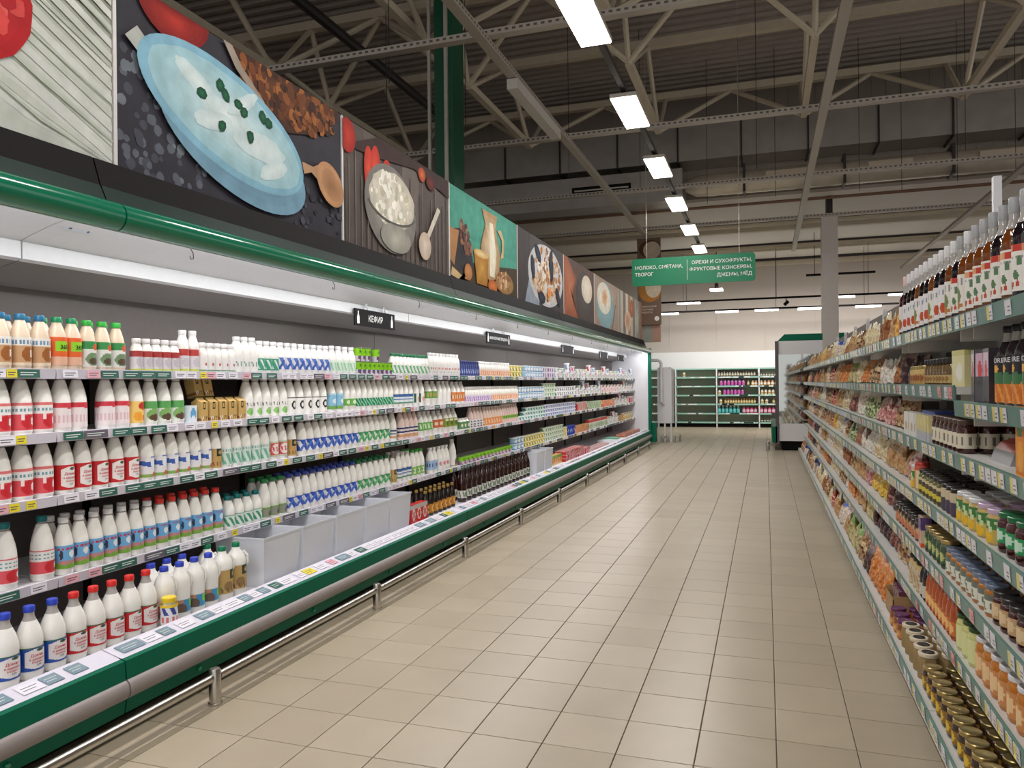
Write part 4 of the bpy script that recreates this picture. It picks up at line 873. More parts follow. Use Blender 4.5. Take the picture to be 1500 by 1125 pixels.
# cartons, packs
def pack(kind, desc, dx, dy, h, base, ops, name='carton_pack', cat='carton', gable=False, pitch=None):
    """box pack standing on its base, printed front faces the aisle"""
    KIND[kind] = dict(desc=desc, r=dx / 2, h=h, name=name, cat=cat, pitch=pitch or dy + .006)
    b = MB(); nu, nv = 12, 14; hb = h * (.82 if gable else 1)
    for (sx, nrm) in ((dx / 2, 1), (-dx / 2, -1)):
        o = len(b.v)
        for j in range(nv + 1):
            for i in range(nu + 1): b.v.append((sx, (-dy / 2 + dy * i / nu) * nrm, hb * j / nv))
        for j in range(nv):
            for i in range(nu): b.face([o + j * (nu + 1) + i, o + j * (nu + 1) + i + 1, o + (j + 1) * (nu + 1) + i + 1, o + (j + 1) * (nu + 1) + i], 0, paint_at((i + .5) / nu * 2 - 1, (j + .5) / nv, ops, base))
    for s in (-1, 1):
        o = len(b.v)
        for j in range(nv + 1): b.v += [(-dx / 2 * -s, s * dy / 2, hb * j / nv), (dx / 2 * -s, s * dy / 2, hb * j / nv)]
        for j in range(nv): b.face([o + 2 * j, o + 2 * j + 1, o + 2 * j + 3, o + 2 * j + 2], 0, paint_at(.9 * s, (j + .5) / nv, ops, base))
    o = len(b.v)
    if gable:
        b.v += [(-dx / 2, -dy / 2, hb), (dx / 2, -dy / 2, hb), (dx / 2, dy / 2, hb), (-dx / 2, dy / 2, hb), (0, -dy / 2, h * .95), (0, dy / 2, h * .95), (0, -dy / 2, h), (0, dy / 2, h)]
        for f_ in ((0, 3, 5, 4), (1, 4, 5, 2), (0, 4, 1), (3, 2, 5), (4, 6, 7, 5)): b.face([o + i for i in f_], 0, rgb(*base))
    else:
        b.v += [(-dx / 2, -dy / 2, hb), (dx / 2, -dy / 2, hb), (dx / 2, dy / 2, hb), (-dx / 2, dy / 2, hb), (-dx / 2, -dy / 2, 0), (dx / 2, -dy / 2, 0), (dx / 2, dy / 2, 0), (-dx / 2, dy / 2, 0)]
        b.face([o, o + 1, o + 2, o + 3], 0, rgb(*base)); b.face([o + 7, o + 6, o + 5, o + 4], 0, rgb(*base))
    KIND[kind]['body'] = b.mesh('body', [M_GLOSS])
KR = [('r', -.4, .4, .66, .97, (50, 62, 48)), ('d', 0, .82, .25, .08, (200, 166, 104)), ('d', -.5, .2, .3, .12, (236, 226, 206)), ('w', .05, .25, 4, 2, .5, (140, 100, 60))]
pack('kraft', 'small brown kraft milk carton with dark emblem', .06, .062, .135, (200, 166, 104), KR, gable=True, pitch=.078)
pack('bluecarton', 'little blue and white carton', .05, .055, .095, (226, 236, 244), [('d', 0, .5, .8, .35, (110, 170, 216)), ('d', 0, .3, .5, .15, (236, 242, 248))])
pack('redpack', 'red and white milk pouch pack', .07, .10, .16, (206, 44, 40), [('d', 0, .5, .6, .32, (236, 220, 214)), ('d', 0, .5, .35, .2, (206, 60, 56)), ('r', -1, 1, .82, 1, (196, 190, 186))], 'pouch_pack', 'pouch')
pack('packred', 'red and white carton', .08, .11, .15, (226, 206, 200), [('w', .1, .9, 2, 1, 0, (206, 60, 66))])
pack('packred2', 'red capped white and green pouch', .07, .10, .17, (226, 226, 210), [('r', -1, 1, .75, 1, (206, 60, 56)), ('w', .1, .6, 2, 1, .2, (120, 170, 110))], 'pouch_pack', 'pouch')
pack('packorange', 'orange printed pack', .08, .12, .12, (226, 180, 130), [('w', .1, .9, 3, 1, 0, (220, 110, 60))])
pack('packorangegreen', 'orange and green printed pack', .09, .10, .13, (232, 190, 110), [('d', .2, .5, .5, .3, (226, 130, 50)), ('r', -1, 1, .7, 1, (120, 180, 70))])
pack('packpile', 'flat pink and red packet in a pile', .16, .15, .05, (222, 150, 146), [('w', .1, .9, 2, 1, 0, (196, 50, 60))], 'flat_packet', 'packet')
pack('flatred', 'flat pale pink packet', .18, .17, .035, (226, 190, 186), [('w', .1, .9, 2, 1, .2, (206, 100, 100))], 'flat_packet', 'packet')
pack('salmon', 'small orange salmon packet', .16, .16, .07, (206, 140, 110), [('w', .1, .9, 2, 1, .2, (170, 80, 60))], 'flat_packet', 'packet')
pack('kraftbox', 'golden brown box', .10, .14, .13, (196, 150, 80), [])
pack('baggreen', 'pale green bag of cheese', .08, .16, .14, (206, 222, 190), [('w', .1, .9, 2, 2, .1, (130, 170, 120))], 'cheese_bag', 'bag')
pack('bagorange', 'orange red bag of cheese', .08, .16, .13, (232, 170, 130), [('w', .1, .9, 2, 2, 0, (226, 96, 60))], 'cheese_bag', 'bag')

COLOUR_RND = random.Random(3)
def put(kind, x, y, z, where, rz=0, tilt=None, small=False, suffix=''):
    K = KIND[kind]
    lab = numbered(K['desc'] + suffix, where)
    grp = f'{K["desc"]}{suffix} on {where}'
    loc = (x, y, z); r = rz + COLOUR_RND.uniform(-.12, .12)
    names = [p for p in ('body', 'cap', 'lid', 'label', 'handle', 'stem') if p in K]
    if len(names) == 1:
        o = obj(K['name'], K['body'], None, loc, r); tag(o, lab, K['cat'], grp)
    else:
        o = thing(K['name'], lab, K['cat'], loc, r, grp)
        for p in names:
            c = obj(p, K[p], o)
            if p in ('label',) and kind in LETTER: obj('lettering', LETTER[kind], c)
        if kind in LETTER and 'label' not in K: obj('lettering', LETTER[kind], [c for c in o.children if c.name.startswith('body')][0])
    if tilt: o.rotation_euler = (tilt[0], tilt[1], r)
    return o
ROWS = {
'S1': [('brown', 2.22, 2.49), ('orange365', 2.49, 2.64), ('greencream', 2.64, 2.89), ('smallred', 2.93, 3.24), ('tallred2', 3.24, 3.39), ('smallplain', 3.39, 3.68), ('tallplain', 3.68, 3.89), ('greenlab', 3.89, 4.1), ('bluelab', 4.1, 4.7), ('ltgreen', 4.7, 5.06), ('cup365', 5.07, 5.64), ('smallgreen', 5.64, 6.37), ('tallredtext', 6.38, 7.1), ('navysmall', 7.1, 7.64), ('orangesmall', 7.64, 8.67), ('tubyellow', 8.7, 9.18), ('tubblue', 9.3, 10.15), ('tubpurple', 10.15, 10.76), ('mix1', 10.84, 12.41), ('mix2', 12.41, 15.43), ('mix1', 15.43, 17.5)],
'S2': [('redlab', 2.21, 2.5), ('palepink', 2.5, 2.67), ('palepink', 2.74, 2.91), ('yelloworange', 2.915, 3.0), ('greenmeadow', 3.0, 3.28), ('bluecarton', 3.285, 3.35), ('kraft', 3.36, 3.76), ('greendot', 3.76, 4.19), ('blackcircle', 4.19, 4.66), ('skyblue', 4.68, 4.88), ('greenmeadow2', 4.88, 5.05), ('darkgreen', 5.05, 5.66), ('bluewhite', 5.67, 6.03), ('greenblack', 6.05, 6.27), ('greenband', 6.32, 6.56), ('plainwhite', 6.57, 6.87), ('orangebox', 6.9, 7.24), ('lilacsmall', 7.24, 8.02), ('orangesmall', 8.02, 8.98), ('tubblue', 9.01, 10.17), ('tubgreen', 10.17, 10.79), ('tubblack', 10.83, 11.83), ('mix1', 11.92, 14.06), ('mixred', 14.06, 15.79), ('mix2', 15.79, 17.5)],
'S3': [('redlab', 2.21, 2.5), ('domikred', 2.51, 2.97), ('bluestripe', 2.98, 3.48), ('kraftlab', 3.48, 3.56), ('tealpat', 3.56, 4.0), ('redframe', 4.0, 4.19), ('kraftlab', 4.20, 4.29), ('bluewave', 4.32, 5.08), ('greenwave', 5.08, 5.59), ('navystripe', 5.61, 5.72), ('pinknavy', 5.77, 6.12), ('greenbox', 6.15, 6.44), ('orangeredbox', 6.46, 6.68), ('olivebox', 6.7, 7.04), ('smallkraft', 7.09, 7.35), ('pinkcheck', 7.37, 7.75), ('orangesmall2', 7.77, 8.38), ('greenpink', 8.38, 8.97), ('tubteal', 9.0, 10.2), ('tublilac', 10.2, 12.0), ('packred', 12.09, 12.79), ('baggreen', 12.84, 13.92), ('bagorange', 13.98, 15.25), ('mix2', 15.25, 17.02), ('packred', 17.1, 17.6)],
'S4': [('redlabteal', 2.23, 2.33), ('redlabteal', 2.40, 2.50), ('meadowwhite', 2.51, 3.07), ('meadowred', 3.07, 3.57), ('tealsmall', 3.59, 3.92), ('greenphoto', 3.92, 4.17), ('bluewavecap', 4.18, 5.06), ('greenwavecap', 5.06, 5.6), ('kraftlab', 5.61, 5.71), ('bluewhite', 5.72, 5.98), ('greenwavecap2', 5.99, 6.25), ('bluebox', 6.37, 6.54), ('whitegreen', 6.56, 6.82), ('talldark', 6.88, 7.0), ('pot365', 7.11, 8.75), ('tubblue', 8.82, 9.24), ('tubyellow', 9.24, 10.18), ('tubgreen', 10.18, 11.2), ('tubyellow', 11.2, 11.45), ('canblue', 11.45, 11.94), ('packorange', 11.98, 12.88), ('packred2', 12.93, 14.54), ('mix2', 14.54, 15.76), ('kraftbox', 15.76, 16.32), ('mixyellow', 16.32, 17.5)],
}
SHN = {'S1': 'top dairy shelf', 'S2': 'second dairy shelf', 'S3': 'third dairy shelf', 'S4': 'fourth dairy shelf'}
LAYERS = {'cup365': 1.5, 'tubyellow': 2, 'tubblue': 2, 'tubpurple': 2, 'tubgreen': 3, 'tubteal': 3, 'tublilac': 3, 'tubblack': 2}
far_tubs = []
for si, (sk, runs) in enumerate(ROWS.items()):
    z = SHELF_Z[si]
    for (kind, y0, y1) in runs:
        base = kind if kind in KIND else kind + '0'
        p = KIND[base]['pitch']; n = max(1, int((y1 - y0) / p + .35)); st = (y1 - y0) / n
        for i in range(n):
            kd = kind if kind in KIND else f'{kind}{i % len(MIXC[kind])}'
            K = KIND[kd]; r = K['r']; y = y0 + st * (i + .5)
            nl = LAYERS.get(kind, 1); far = y > 10.5
            lay = int(nl) + (1 if nl % 1 and i in (0, 1, 2, 4) else 0)
            if kind.startswith('mix'): lay = 1 + (i * 7 % 3 == 0)
            if kind == 'tubteal' and i < 3: lay = 1 + i // 2
            for q in range(lay):
                if y > 12.0 and KIND[kd]['cat'] == 'tub':
                    far_tubs.append((kd, -2.918 - r, y, z + K['h'] * q + .0005)); continue
                put(kd, -2.918 - r, y, z + K['h'] * q + .0005, SHN[sk], small=far, suffix='' if lay == 1 and nl == 1 else (', lowest' if q == 0 else f', {["", "second", "third"][q]} up'))
            # back rank where the photograph shows it
            if nl == 1 and ((sk == 'S1' and y < 2.9) or (sk == 'S4' and 2.52 < y < 6.2)):
                put(kd, -2.918 - 3 * r - .008, y + .004, z + .0005, SHN[sk], suffix=', back row')
ft = MB()
for kd, x, y, z in far_tubs:
    for pn in ('body', 'lid'):
        me = KIND[kd][pn]; o0 = len(ft.v); ft.v += [(v.co.x + x, v.co.y + y, v.co.z + z) for v in me.vertices]
        cd = me.color_attributes['Col'].data; lc = [m_ for m_ in me.materials][0]
        for p_ in me.polygons:
            col = tuple(cd[p_.loop_start].color) if pn == 'body' else rgb(226, 224, 222)
            ft.face([o0 + i for i in p_.vertices], 0, col)
stuff(tag(ft.build('dairy_tubs', M_GLOSS, None, 50), 'small tubs crowding the far end of the dairy shelves', 'tubs'))
for q, y in enumerate((3.42, 3.50)):   # two kraft cartons laid on top of the row
    o = put('kraft', -2.99, y, SHELF_Z[1] + .136, SHN['S2'], suffix=' on top', tilt=(0, -.25))
# ---- deck goods
D = 'bottom dairy deck'; DZ = .3105
for i in range(3): put('domikblue', -2.785, 2.14 + .103 * i, DZ, D)
for i in range(5): put('domikred2', -2.785, 2.447 + .0985 * i, DZ, D)
KIND['yellowcap'] = None
bottle('yellowlab', 'short bottle with yellow top', .038, .15, M_MILK, (240, 206, 40), (.2, .78), (226, 226, 232), [('r', -2, 2, .86, 1, (240, 206, 50)), ('w', .45, .85, 3, 2, 0, (50, 70, 140)), ('w', .05, .35, 5, 0, .2, (220, 110, 100))], capr=.03)
put('yellowlab', -2.705, 2.90, DZ, D)
for i in range(4):
    put('jug365', -2.785, 2.955 + .103 * i - (.0 if i else -.0), DZ, D)
    if i < 3: put('jug365', -2.90, 2.99 + .106 * i, DZ, D, suffix=', back row')
for i in range(2): put('kraftjug', -2.79, 3.375 + .113 * i, DZ, D)
put('kraftjug', -2.91, 3.40, DZ, D, suffix=', back row')
M_BIN = mat('translucent_bin', (236, 238, 244), .35, noise=.04, nscale=8, alpha=.55)
def bin_mesh(w, d, h):
    b = MB(); t_ = .003
    def ring(z, s): return [(-d / 2 * s, -w / 2 * s, z), (d / 2 * s, -w / 2 * s, z), (d / 2 * s, w / 2 * s, z), (-d / 2 * s, w / 2 * s, z)]
    levels = [(0, .90), (h * .97, .99), (h * .97, 1.02), (h, 1.02), (h, .985), (.006, .89)]
    for z, s in levels: b.v += ring(z, s)
    for i in range(len(levels) - 1):
        for k in range(4): n = (k + 1) % 4; b.face([4 * i + k, 4 * i + n, 4 * i + 4 + n, 4 * i + 4 + k])
    b.face([3, 2, 1, 0]); b.face([20, 21, 22, 23])
    return b
bin_me = bin_mesh(.36, .34, .285).mesh('plastic_bin', [M_BIN]); rim_me = bin_mesh(.40, .30, .27)
for i in range(5):
    o = obj('plastic_bin', bin_me, None, (-2.865 - .012 * (i == 4), 3.79 + .385 * i, DZ)); tag(o, f'{ordw(i + 1)} empty translucent plastic bin from the left on the bottom dairy deck', 'bin', 'plastic bins')
for i in range(2):
    o = obj('plastic_bin', bin_me, None, (-2.88, 9.23 + .40 * i, DZ)); tag(o, f'{["nearer", "farther"][i]} translucent bin after the dark bottles on the dairy deck', 'bin', 'far plastic bins')
for i in range(3): put('redpack', -2.77, 5.61 + .107 * i, DZ, D)
for i in range(7):
    put('darksmall', -2.80, 5.97 + .098 * i, DZ, D); put('darksmall', -2.90, 6.0 + .098 * i, DZ, D, suffix=', back row')
for i in range(16):
    put('darkbig', -2.815, 6.84 + .139 * i, DZ, D); put('darkbig', -2.93, 6.90 + .139 * i, DZ, D, suffix=', back row')
for i in range(6): 
    put('packorangegreen', -2.85, 10.0 + .108 * i, DZ, D)
for i in range(10):
    for q in range(3 - (i > 6)): put('packpile', -2.83, 10.72 + .158 * i, DZ + .051 * q, D, suffix=f' {["lowest", "middle", "topmost"][q]}')
for i in range(9): put('flatred', -2.85, 12.34 + .18 * i, DZ, D)
t = thing('display_crate', 'low white crate with a green insert on the far dairy deck', 'crate', (-2.85, 14.6, DZ))
MB().box(-.2, .2, -.4, .4, 0, .05).build('tray', M_WHITE, t); MB().box(-.14, .14, -.15, .2, .05, .075).build('insert', mat('green_insert', (110, 170, 140), .5), t)
for i in range(13): put('salmon', -2.85, 15.5 + .17 * i, DZ, D)

# ================================================================== RIGHT GONDOLA
GJ = [.62 + 1.405 * k for k in range(12)]
M_GSHELF = mat('grey_white_shelf', (214, 212, 208), .45, noise=.05)
M_GRAIL = mat('teal_price_rail', (92, 132, 124), .3, noise=.08, nscale=8)
M_GBACK = mat('gondola_back', (120, 112, 106), .6, noise=.06)
GTC = {'w': rgb(222, 220, 226), 'y': rgb(222, 206, 110), 'p': rgb(226, 150, 150)}
gt_me = {}
def gtag(c):
    if c not in gt_me:
        b = MB(); b.box(-.002, 0, -.03, .03, -.024, .024, 0, GTC['w' if c != 'p' else 'p'])
        if c == 'y': b.box(-.0026, -.002, .004, .03, -.024, .024, 0, GTC['y'])
        b.box(-.0028, -.002, -.022, -.002, .0, .004, 0, rgb(110, 110, 120)); b.box(-.0028, -.002, -.022, .0, -.012, -.008, 0, rgb(110, 110, 120))
        gt_me[c] = b.mesh('price_tag', [M_GLOSS])
    return gt_me[c]
GL = [.12, .345, .61, .875, 1.155, 1.425, 1.70]       # shelf surface heights
for k in range(11):
    y0, y1 = GJ[k], GJ[k + 1]; L = y1 - y0
    nm = ordw(k + 1)
    t = thing('shelving_unit', f'{nm} bay of grey metal shelving along the right side, counted from the camera', 'shelving', (0, y0, 0), 0, 'right shelving bays')
    MB().box(1.25, 1.29, .004, L - .004, 0, 2.19).build('back_panel', M_GBACK, t)
    MB().box(1.21, 1.25, .003, .043, 0, 2.22 if k != 3 else 2.58).build('upright', M_WHITE, t)
    MB().box(.635, 1.25, .003, L - .003, 0, .09).build('plinth', mat('dark_plinth', (70, 84, 80), .5), t)
    lv = list(GL)
    if k <= 1: lv[5] = 1.365
    for li, z in enumerate(lv):
        xe = .60 if li == 0 else .71
        sh = MB().box(xe + .012, 1.21, .003, L - .003, z - .03, z).build('shelf', M_GSHELF, t)
        pr = [(xe + .012, z - .055), (xe + .004, z - .055), (xe, z + .006), (xe + .008, z + .008)]
        MB().extrude_y(pr, .003, L - .003).build('price_rail', M_GRAIL, sh)
        if li and k < 5:
            for q in (.1, L - .1): MB().box(.76, 1.19, q - .008, q + .008, z - .09, z - .03).build('bracket', M_GSHELF, sh)
        if li == 0:   # perforated white front
            pass
        rnd = random.Random(900 + 10 * k + li); yy = .05; far = MB()
        while yy < L - .05:
            c = rnd.choices(['w', 'y', 'p'], [2, 3, .3])[0]
            if 1 <= k <= 4:
                o = obj('price_tag', gtag(c), sh, (xe + .0008, yy, z - .024)); o.rotation_euler = (0, math.radians(-4), PI * 0)
            elif k > 4: far.box(xe - .002, xe + .004, yy - .03, yy + .03, z - .046, z - .002, 0, GTC['y' if (c == 'y' and rnd.random() < .4) else 'w'])
            yy += rnd.choice((.075, .09, .13, .2))
        if k > 4: stuff(far.build('price_tags', M_GLOSS, sh))
# ---- gondola goods
def jar(kind, desc, r, h, content, lidc, lab, base, ops, hexa=False, name='jar', lidr=None, pitch=None):
    KIND[kind] = dict(desc=desc, r=r, h=h, name=name, cat='jar', pitch=pitch or 2 * r + .008)
    seg = 6 if hexa else 18; lr = lidr or r * .9
    KIND[kind]['body'] = MB().lathe([(r * .9, 0), (r, .006), (r, h * .74), (r * .93, h * .8), (lr * .95, h * .84), (lr * .95, h - .014)], seg).mesh('body', [content], 30 if hexa else 50)
    KIND[kind]['lid'] = MB().lathe([(lr, h - .018), (lr * 1.03, h - .015), (lr * 1.03, h - .003), (lr * .95, h), (lr * .85, h - .0015)], 18).mesh('lid', [lidc], 40)
    if lab: KIND[kind]['label'] = label_geo(r + .001 if not hexa else r + .0005, h * lab[0], h * lab[1], ops, base, 6 if hexa else 36, 9).mesh('label', [M_PRINT], 60)
def content(n, c): return mat('content_' + n, c, .08, noise=.25, nscale=40, coat=.6)
def lidm(n, c, metal=0): return mat('lid_' + n, c, .3 if not metal else .28, metal, noise=.03)
HON, JAM, OLV, PALE, COF = content('honey', (178, 112, 30)), content('jam', (70, 20, 20)), content('olive', (96, 96, 40)), content('pale', (206, 176, 110)), content('coffee', (56, 34, 24))
GOLD, DARKL, WHL, PURL, GRNL, BLUL, REDL = lidm('gold', (186, 164, 110), .8), lidm('dark', (40, 36, 38)), lidm('white', (222, 222, 226)), lidm('purple', (104, 54, 96)), lidm('green', (24, 110, 66)), lidm('blue', (110, 124, 150)), lidm('red', (196, 62, 56))
jar('goldjar', 'gold lidded dark jar', .040, .105, COF, GOLD, (.15, .62), (150, 110, 40), [('d', 0, .5, .4, .4, (226, 190, 60)), ('r', .7, 2, 0, 1, (40, 30, 26))])
jar('hexjar', 'six sided honey jar with emblem lid', .044, .12, mat('kraft_sleeve', (150, 126, 84), .5), mat('cream_lid', (226, 212, 186), .4), None, None, None, True)
KIND['hexjar']['cap'] = MB().lathe([(.026, .1195), (.026, .1215), (.024, .122)], 16).mesh('emblem', [DARKL], 40)
jar('purplejar', 'purple lidded amber jar', .042, .10, content('amber', (150, 84, 36)), PURL, (.1, .5), (196, 130, 70), [('d', 0, .5, .5, .4, (226, 170, 100))])
jar('bluejar', 'honey jar with blue grey lid', .041, .115, HON, BLUL, (.14, .7), (222, 222, 206), [('r', -2, 2, .62, 1, (110, 120, 110)), ('w', .1, .5, 4, 1, .5, (120, 120, 100))])
jar('darkhoney', 'dark jar with kraft label', .042, .115, JAM, DARKL, (.2, .68), (196, 160, 116), [('d', 0, .5, .5, .4, (222, 196, 156))])
jar('sunjar', 'preserve jar with green and yellow flower label', .046, .125, PALE, WHL, (.06, .74), (206, 176, 90), [('r', -2, 2, .55, 1, (70, 130, 70)), ('w', .45, .9, 4, 2, .2, (206, 222, 170)), ('d', 0, .22, .5, .24, (240, 190, 30))])
jar('lilacsun', 'preserve jar with lilac lid and flower label', .046, .125, PALE, lidm('lilac', (206, 180, 210)), (.06, .74), (206, 176, 90), [('r', -2, 2, .55, 1, (70, 130, 70)), ('w', .45, .9, 4, 2, .2, (206, 222, 170)), ('d', 0, .22, .5, .24, (240, 190, 30))])
jar('greenlid', 'dark jar with green lid and green label', .046, .135, JAM, GRNL, (.25, .62), (40, 150, 90), [('d', 0, .5, .5, .4, (200, 230, 210))])
jar('darklid', 'olive jar with black lid and yellow flash', .037, .125, OLV, DARKL, (.14, .7), (84, 70, 60), [('r', -2, 2, .15, .4, (214, 196, 60)), ('r', -2, 2, .75, .95, (206, 190, 150))])
jar('purplelab', 'jar with cream sleeve and dark berry label', .040, .12, JAM, DARKL, (.08, .85), (206, 190, 160), [('r', -2, 2, .05, .6, (76, 66, 86))])
jar('redtall', 'tall red capped sauce jar', .034, .15, PALE, REDL, (.1, .9), (206, 90, 76), [('r', .2, 2, 0, .8, (226, 210, 160))])
jar('olivegold', 'green olive jar with gold lid', .040, .13, content('greenolive', (64, 84, 50)), GOLD, (.2, .6), (60, 96, 66), [('d', 0, .5, .4, .4, (190, 190, 120))])
jar('coffeejar', 'dark chocolate jar with black lid', .043, .12, COF, DARKL, (.1, .62), (90, 60, 46), [('d', .2, .4, .6, .4, (196, 120, 80)), ('w', .5, .9, 4, 1, .4, (200, 180, 150))])
jar('browntall', 'tall brown jar with white label', .036, .135, content('brown', (64, 24, 18)), mat('lid_brown', (86, 66, 56), .4), (.15, .6), (226, 218, 196), [('w', .2, .8, 4, 0, .5, (120, 110, 100))])
jar('ambertall', 'tall amber jar with cream label', .042, .15, content('amber2', (196, 120, 40)), WHL, (.1, .66), (206, 140, 84), [('d', 0, .5, .5, .4, (236, 200, 150))])
jar('greenlidtall', 'pale yellow jar with dark green lid', .040, .15, content('yellowgreen', (206, 206, 130)), lidm('darkgreen', (44, 76, 40)), (.1, .7), (222, 222, 160), [])
M_AMB, M_DRK, M_RUBY = content('syrup_amber', (120, 62, 16)), content('syrup_dark', (26, 14, 20)), content('syrup_ruby', (70, 10, 30))
M_CLR = mat('clear_glass_neck', (176, 172, 168), .08, noise=.03)
def syrup(kind, desc, liq, cap, base, ops): bottle(kind, desc, .0385, .345, liq, cap, (.08, .50), base, ops, 'wine', neck=M_CLR, name='syrup_bottle', capr=.015, pitch=.117)
BER = [('d', -.45, .30, .16, .12, (84, 118, 84)), ('d', -.2, .20, .14, .10, (70, 106, 76)), ('d', .3, .34, .18, .10, (92, 128, 90)), ('d', .05, .13, .16, .07, (186, 92, 62)), ('d', .4, .16, .12, .07, (196, 80, 56)), ('d', .5, .64, .13, .10, (96, 130, 96)), ('w', .70, .76, 7, 0, .3, (150, 150, 150))]
syrup('syrup_amber', 'amber syrup bottle with grey cap', M_AMB, (168, 170, 172), (236, 232, 226), BER + [('r', -2, 2, .82, .97, (226, 168, 124)), ('r', .4, .8, .82, .97, (204, 72, 56))])
syrup('syrup_dark', 'dark syrup bottle with grey cap', M_DRK, (168, 170, 172), (236, 232, 226), BER + [('r', -2, 2, .84, .98, (222, 150, 110)), ('r', .1, .6, .84, .98, (200, 66, 54))])
syrup('syrup_brown', 'brown syrup bottle with white cap', M_AMB, (222, 222, 224), (234, 230, 222), [('d', 0, .4, .35, .25, (120, 140, 90)), ('d', .1, .15, .4, .08, (190, 130, 70)), ('w', .7, .9, 6, 0, .4, (150, 150, 160))])
syrup('syrup_white', 'dark syrup bottle with white cap', M_DRK, (226, 224, 226), (232, 230, 232), [('d', .4, .3, .25, .16, (196, 84, 50)), ('d', -.2, .12, .3, .08, (190, 120, 80)), ('w', .68, .86, 6, 0, .4, (150, 150, 170))])
syrup('syrup_ruby', 'ruby syrup bottle with pink cap', M_RUBY, (232, 196, 196), (226, 222, 226), [('d', .2, .3, .3, .2, (180, 100, 70))])
G7 = 'top right shelf'
ys = 2.74
seq = ['syrup_dark', 'syrup_amber', 'syrup_dark', 'syrup_amber', 'syrup_amber', 'syrup_amber', 'syrup_brown', 'syrup_dark', 'syrup_brown', 'syrup_white', 'syrup_white', 'syrup_brown', 'syrup_white', 'syrup_white', 'syrup_brown', 'syrup_white', 'syrup_white', 'syrup_white', 'syrup_ruby']
for i, kd in enumerate(reversed(seq)):   # counted from the left = from the far end
    put(kd, .772, ys + .117 * (len(seq) - 1 - i), GL[6], G7, PI)
    if i % 2 == 0: put(kd, .862, ys + .117 * (len(seq) - 1 - i), GL[6], G7, PI, suffix=', back row')
def grow(kind, z, where, y0, y1, x=None, ranks=1, gap=.09):
    p = KIND[kind]['pitch']; n = max(1, int((y1 - y0) / p + .3)); st = (y1 - y0) / n; r = KIND[kind]['r']
    for i in reversed(range(n)):
        for q in range(ranks):
            put(kind, (x if x else .735) + r + q * gap, y0 + st * (i + .5), z + .0005, where, PI, suffix='' if q == 0 else ', back row')
GN = ['bottom right shelf', 'sixth right shelf', 'fifth right shelf', 'fourth right shelf', 'third right shelf', 'second right shelf', 'top right shelf']
# bottom
grow('goldjar', GL[0], GN[0], 2.62, 3.70, .630, 2, .088)
grow('hexjar', GL[0], GN[0], 3.74, 4.26, .632, 2, .095)
grow('purplejar', GL[0], GN[0], 4.28, 4.62, .630, 2, .09)
t = thing('display_box', 'open brown cardboard display box holding striped bars', 'box', (.78, 4.80, GL[0]))
MB().box(-.12, .12, -.13, .13, 0, .006).box(-.12, -.115, -.13, .13, 0, .11).box(.115, .12, -.13, .13, 0, .16).box(-.12, .12, -.13, -.125, 0, .13).box(-.12, .12, .125, .13, 0, .13).build('carton', M_WOOD, t)
for i in range(6):
    o = MB().box(-.08, .08, -.014, .014, 0, .15, 0, rgb(110, 60, 80)).box(-.081, -.08, -.005, .005, 0, .15, 0, rgb(226, 200, 190)).build('snack_bar', M_GLOSS); o.location = (.78, 4.70 + .038 * i, GL[0] + .0065)
    o.rotation_euler = (0, -.06, 0); tag(o, f'{ordw(6 - i)} purple striped snack bar from the left inside the cardboard box', 'bar', 'snack bars in the box')
# level 1
grow('ambertall', GL[1], GN[1], 2.6, 3.28, ranks=2, gap=.095)
grow('greenlidtall', GL[1], GN[1], 3.30, 3.58, ranks=2, gap=.09)
bottle('oilbottle', 'slim orange syrup bottle', .030, .20, content('orange_syrup', (176, 76, 16)), (206, 206, 206), (.1, .4), (206, 120, 60), [('d', 0, .5, .5, .4, (240, 190, 120))], 'round', pitch=.07, name='syrup_bottle', capr=.014)
grow('oilbottle', GL[1], GN[1], 3.62, 4.20, ranks=2, gap=.075)
bottle('oildark', 'slim dark sauce bottle', .030, .20, M_DRK, (40, 36, 36), (.1, .4), (206, 196, 180), [], 'round', pitch=.07, name='sauce_bottle', capr=.014)
grow('oildark', GL[1], GN[1], 4.21, 4.36)
jar('nutjar', 'nut jar with black lid', .046, .16, PALE, DARKL, (.08, .74), (206, 190, 160), [('w', .1, .8, 5, 3, .2, (176, 140, 100))])
grow('nutjar', GL[1], GN[1], 4.38, 4.66)
# level 2
grow('darkhoney', GL[2], GN[2], 2.6, 3.05, ranks=2, gap=.09)
grow('bluejar', GL[2], GN[2], 3.06, 3.76, ranks=2, gap=.09)
grow('olivegold', GL[2], GN[2], 3.78, 4.22, ranks=2, gap=.088)
pack('teapack', 'upright purple and orange tea packet', .05, .10, .15, (226, 196, 170), [('r', -1, 1, .6, 1, (96, 70, 130)), ('d', 0, .4, .6, .2, (220, 90, 70)), ('r', -1, 1, 0, .16, (226, 90, 40))], 'tea_packet', 'packet')
grow('teapack', GL[2], GN[2], 4.26, 4.36)
grow('coffeejar', GL[2], GN[2], 4.40, 5.10, ranks=2, gap=.095)
# level 3
grow('greenlid', GL[3], GN[3], 2.6, 2.98, ranks=2, gap=.1)
grow('lilacsun', GL[3], GN[3], 3.0, 3.26, ranks=2, gap=.1)
grow('sunjar', GL[3], GN[3], 3.27, 3.56, ranks=2, gap=.1)
grow('purplelab', GL[3], GN[3], 3.58, 3.84, ranks=2, gap=.09)
grow('darklid', GL[3], GN[3], 3.85, 4.36, ranks=2, gap=.085)
grow('redtall', GL[3], GN[3], 4.38, 4.46); grow('sunjar', GL[3], GN[3], 4.48, 4.60)
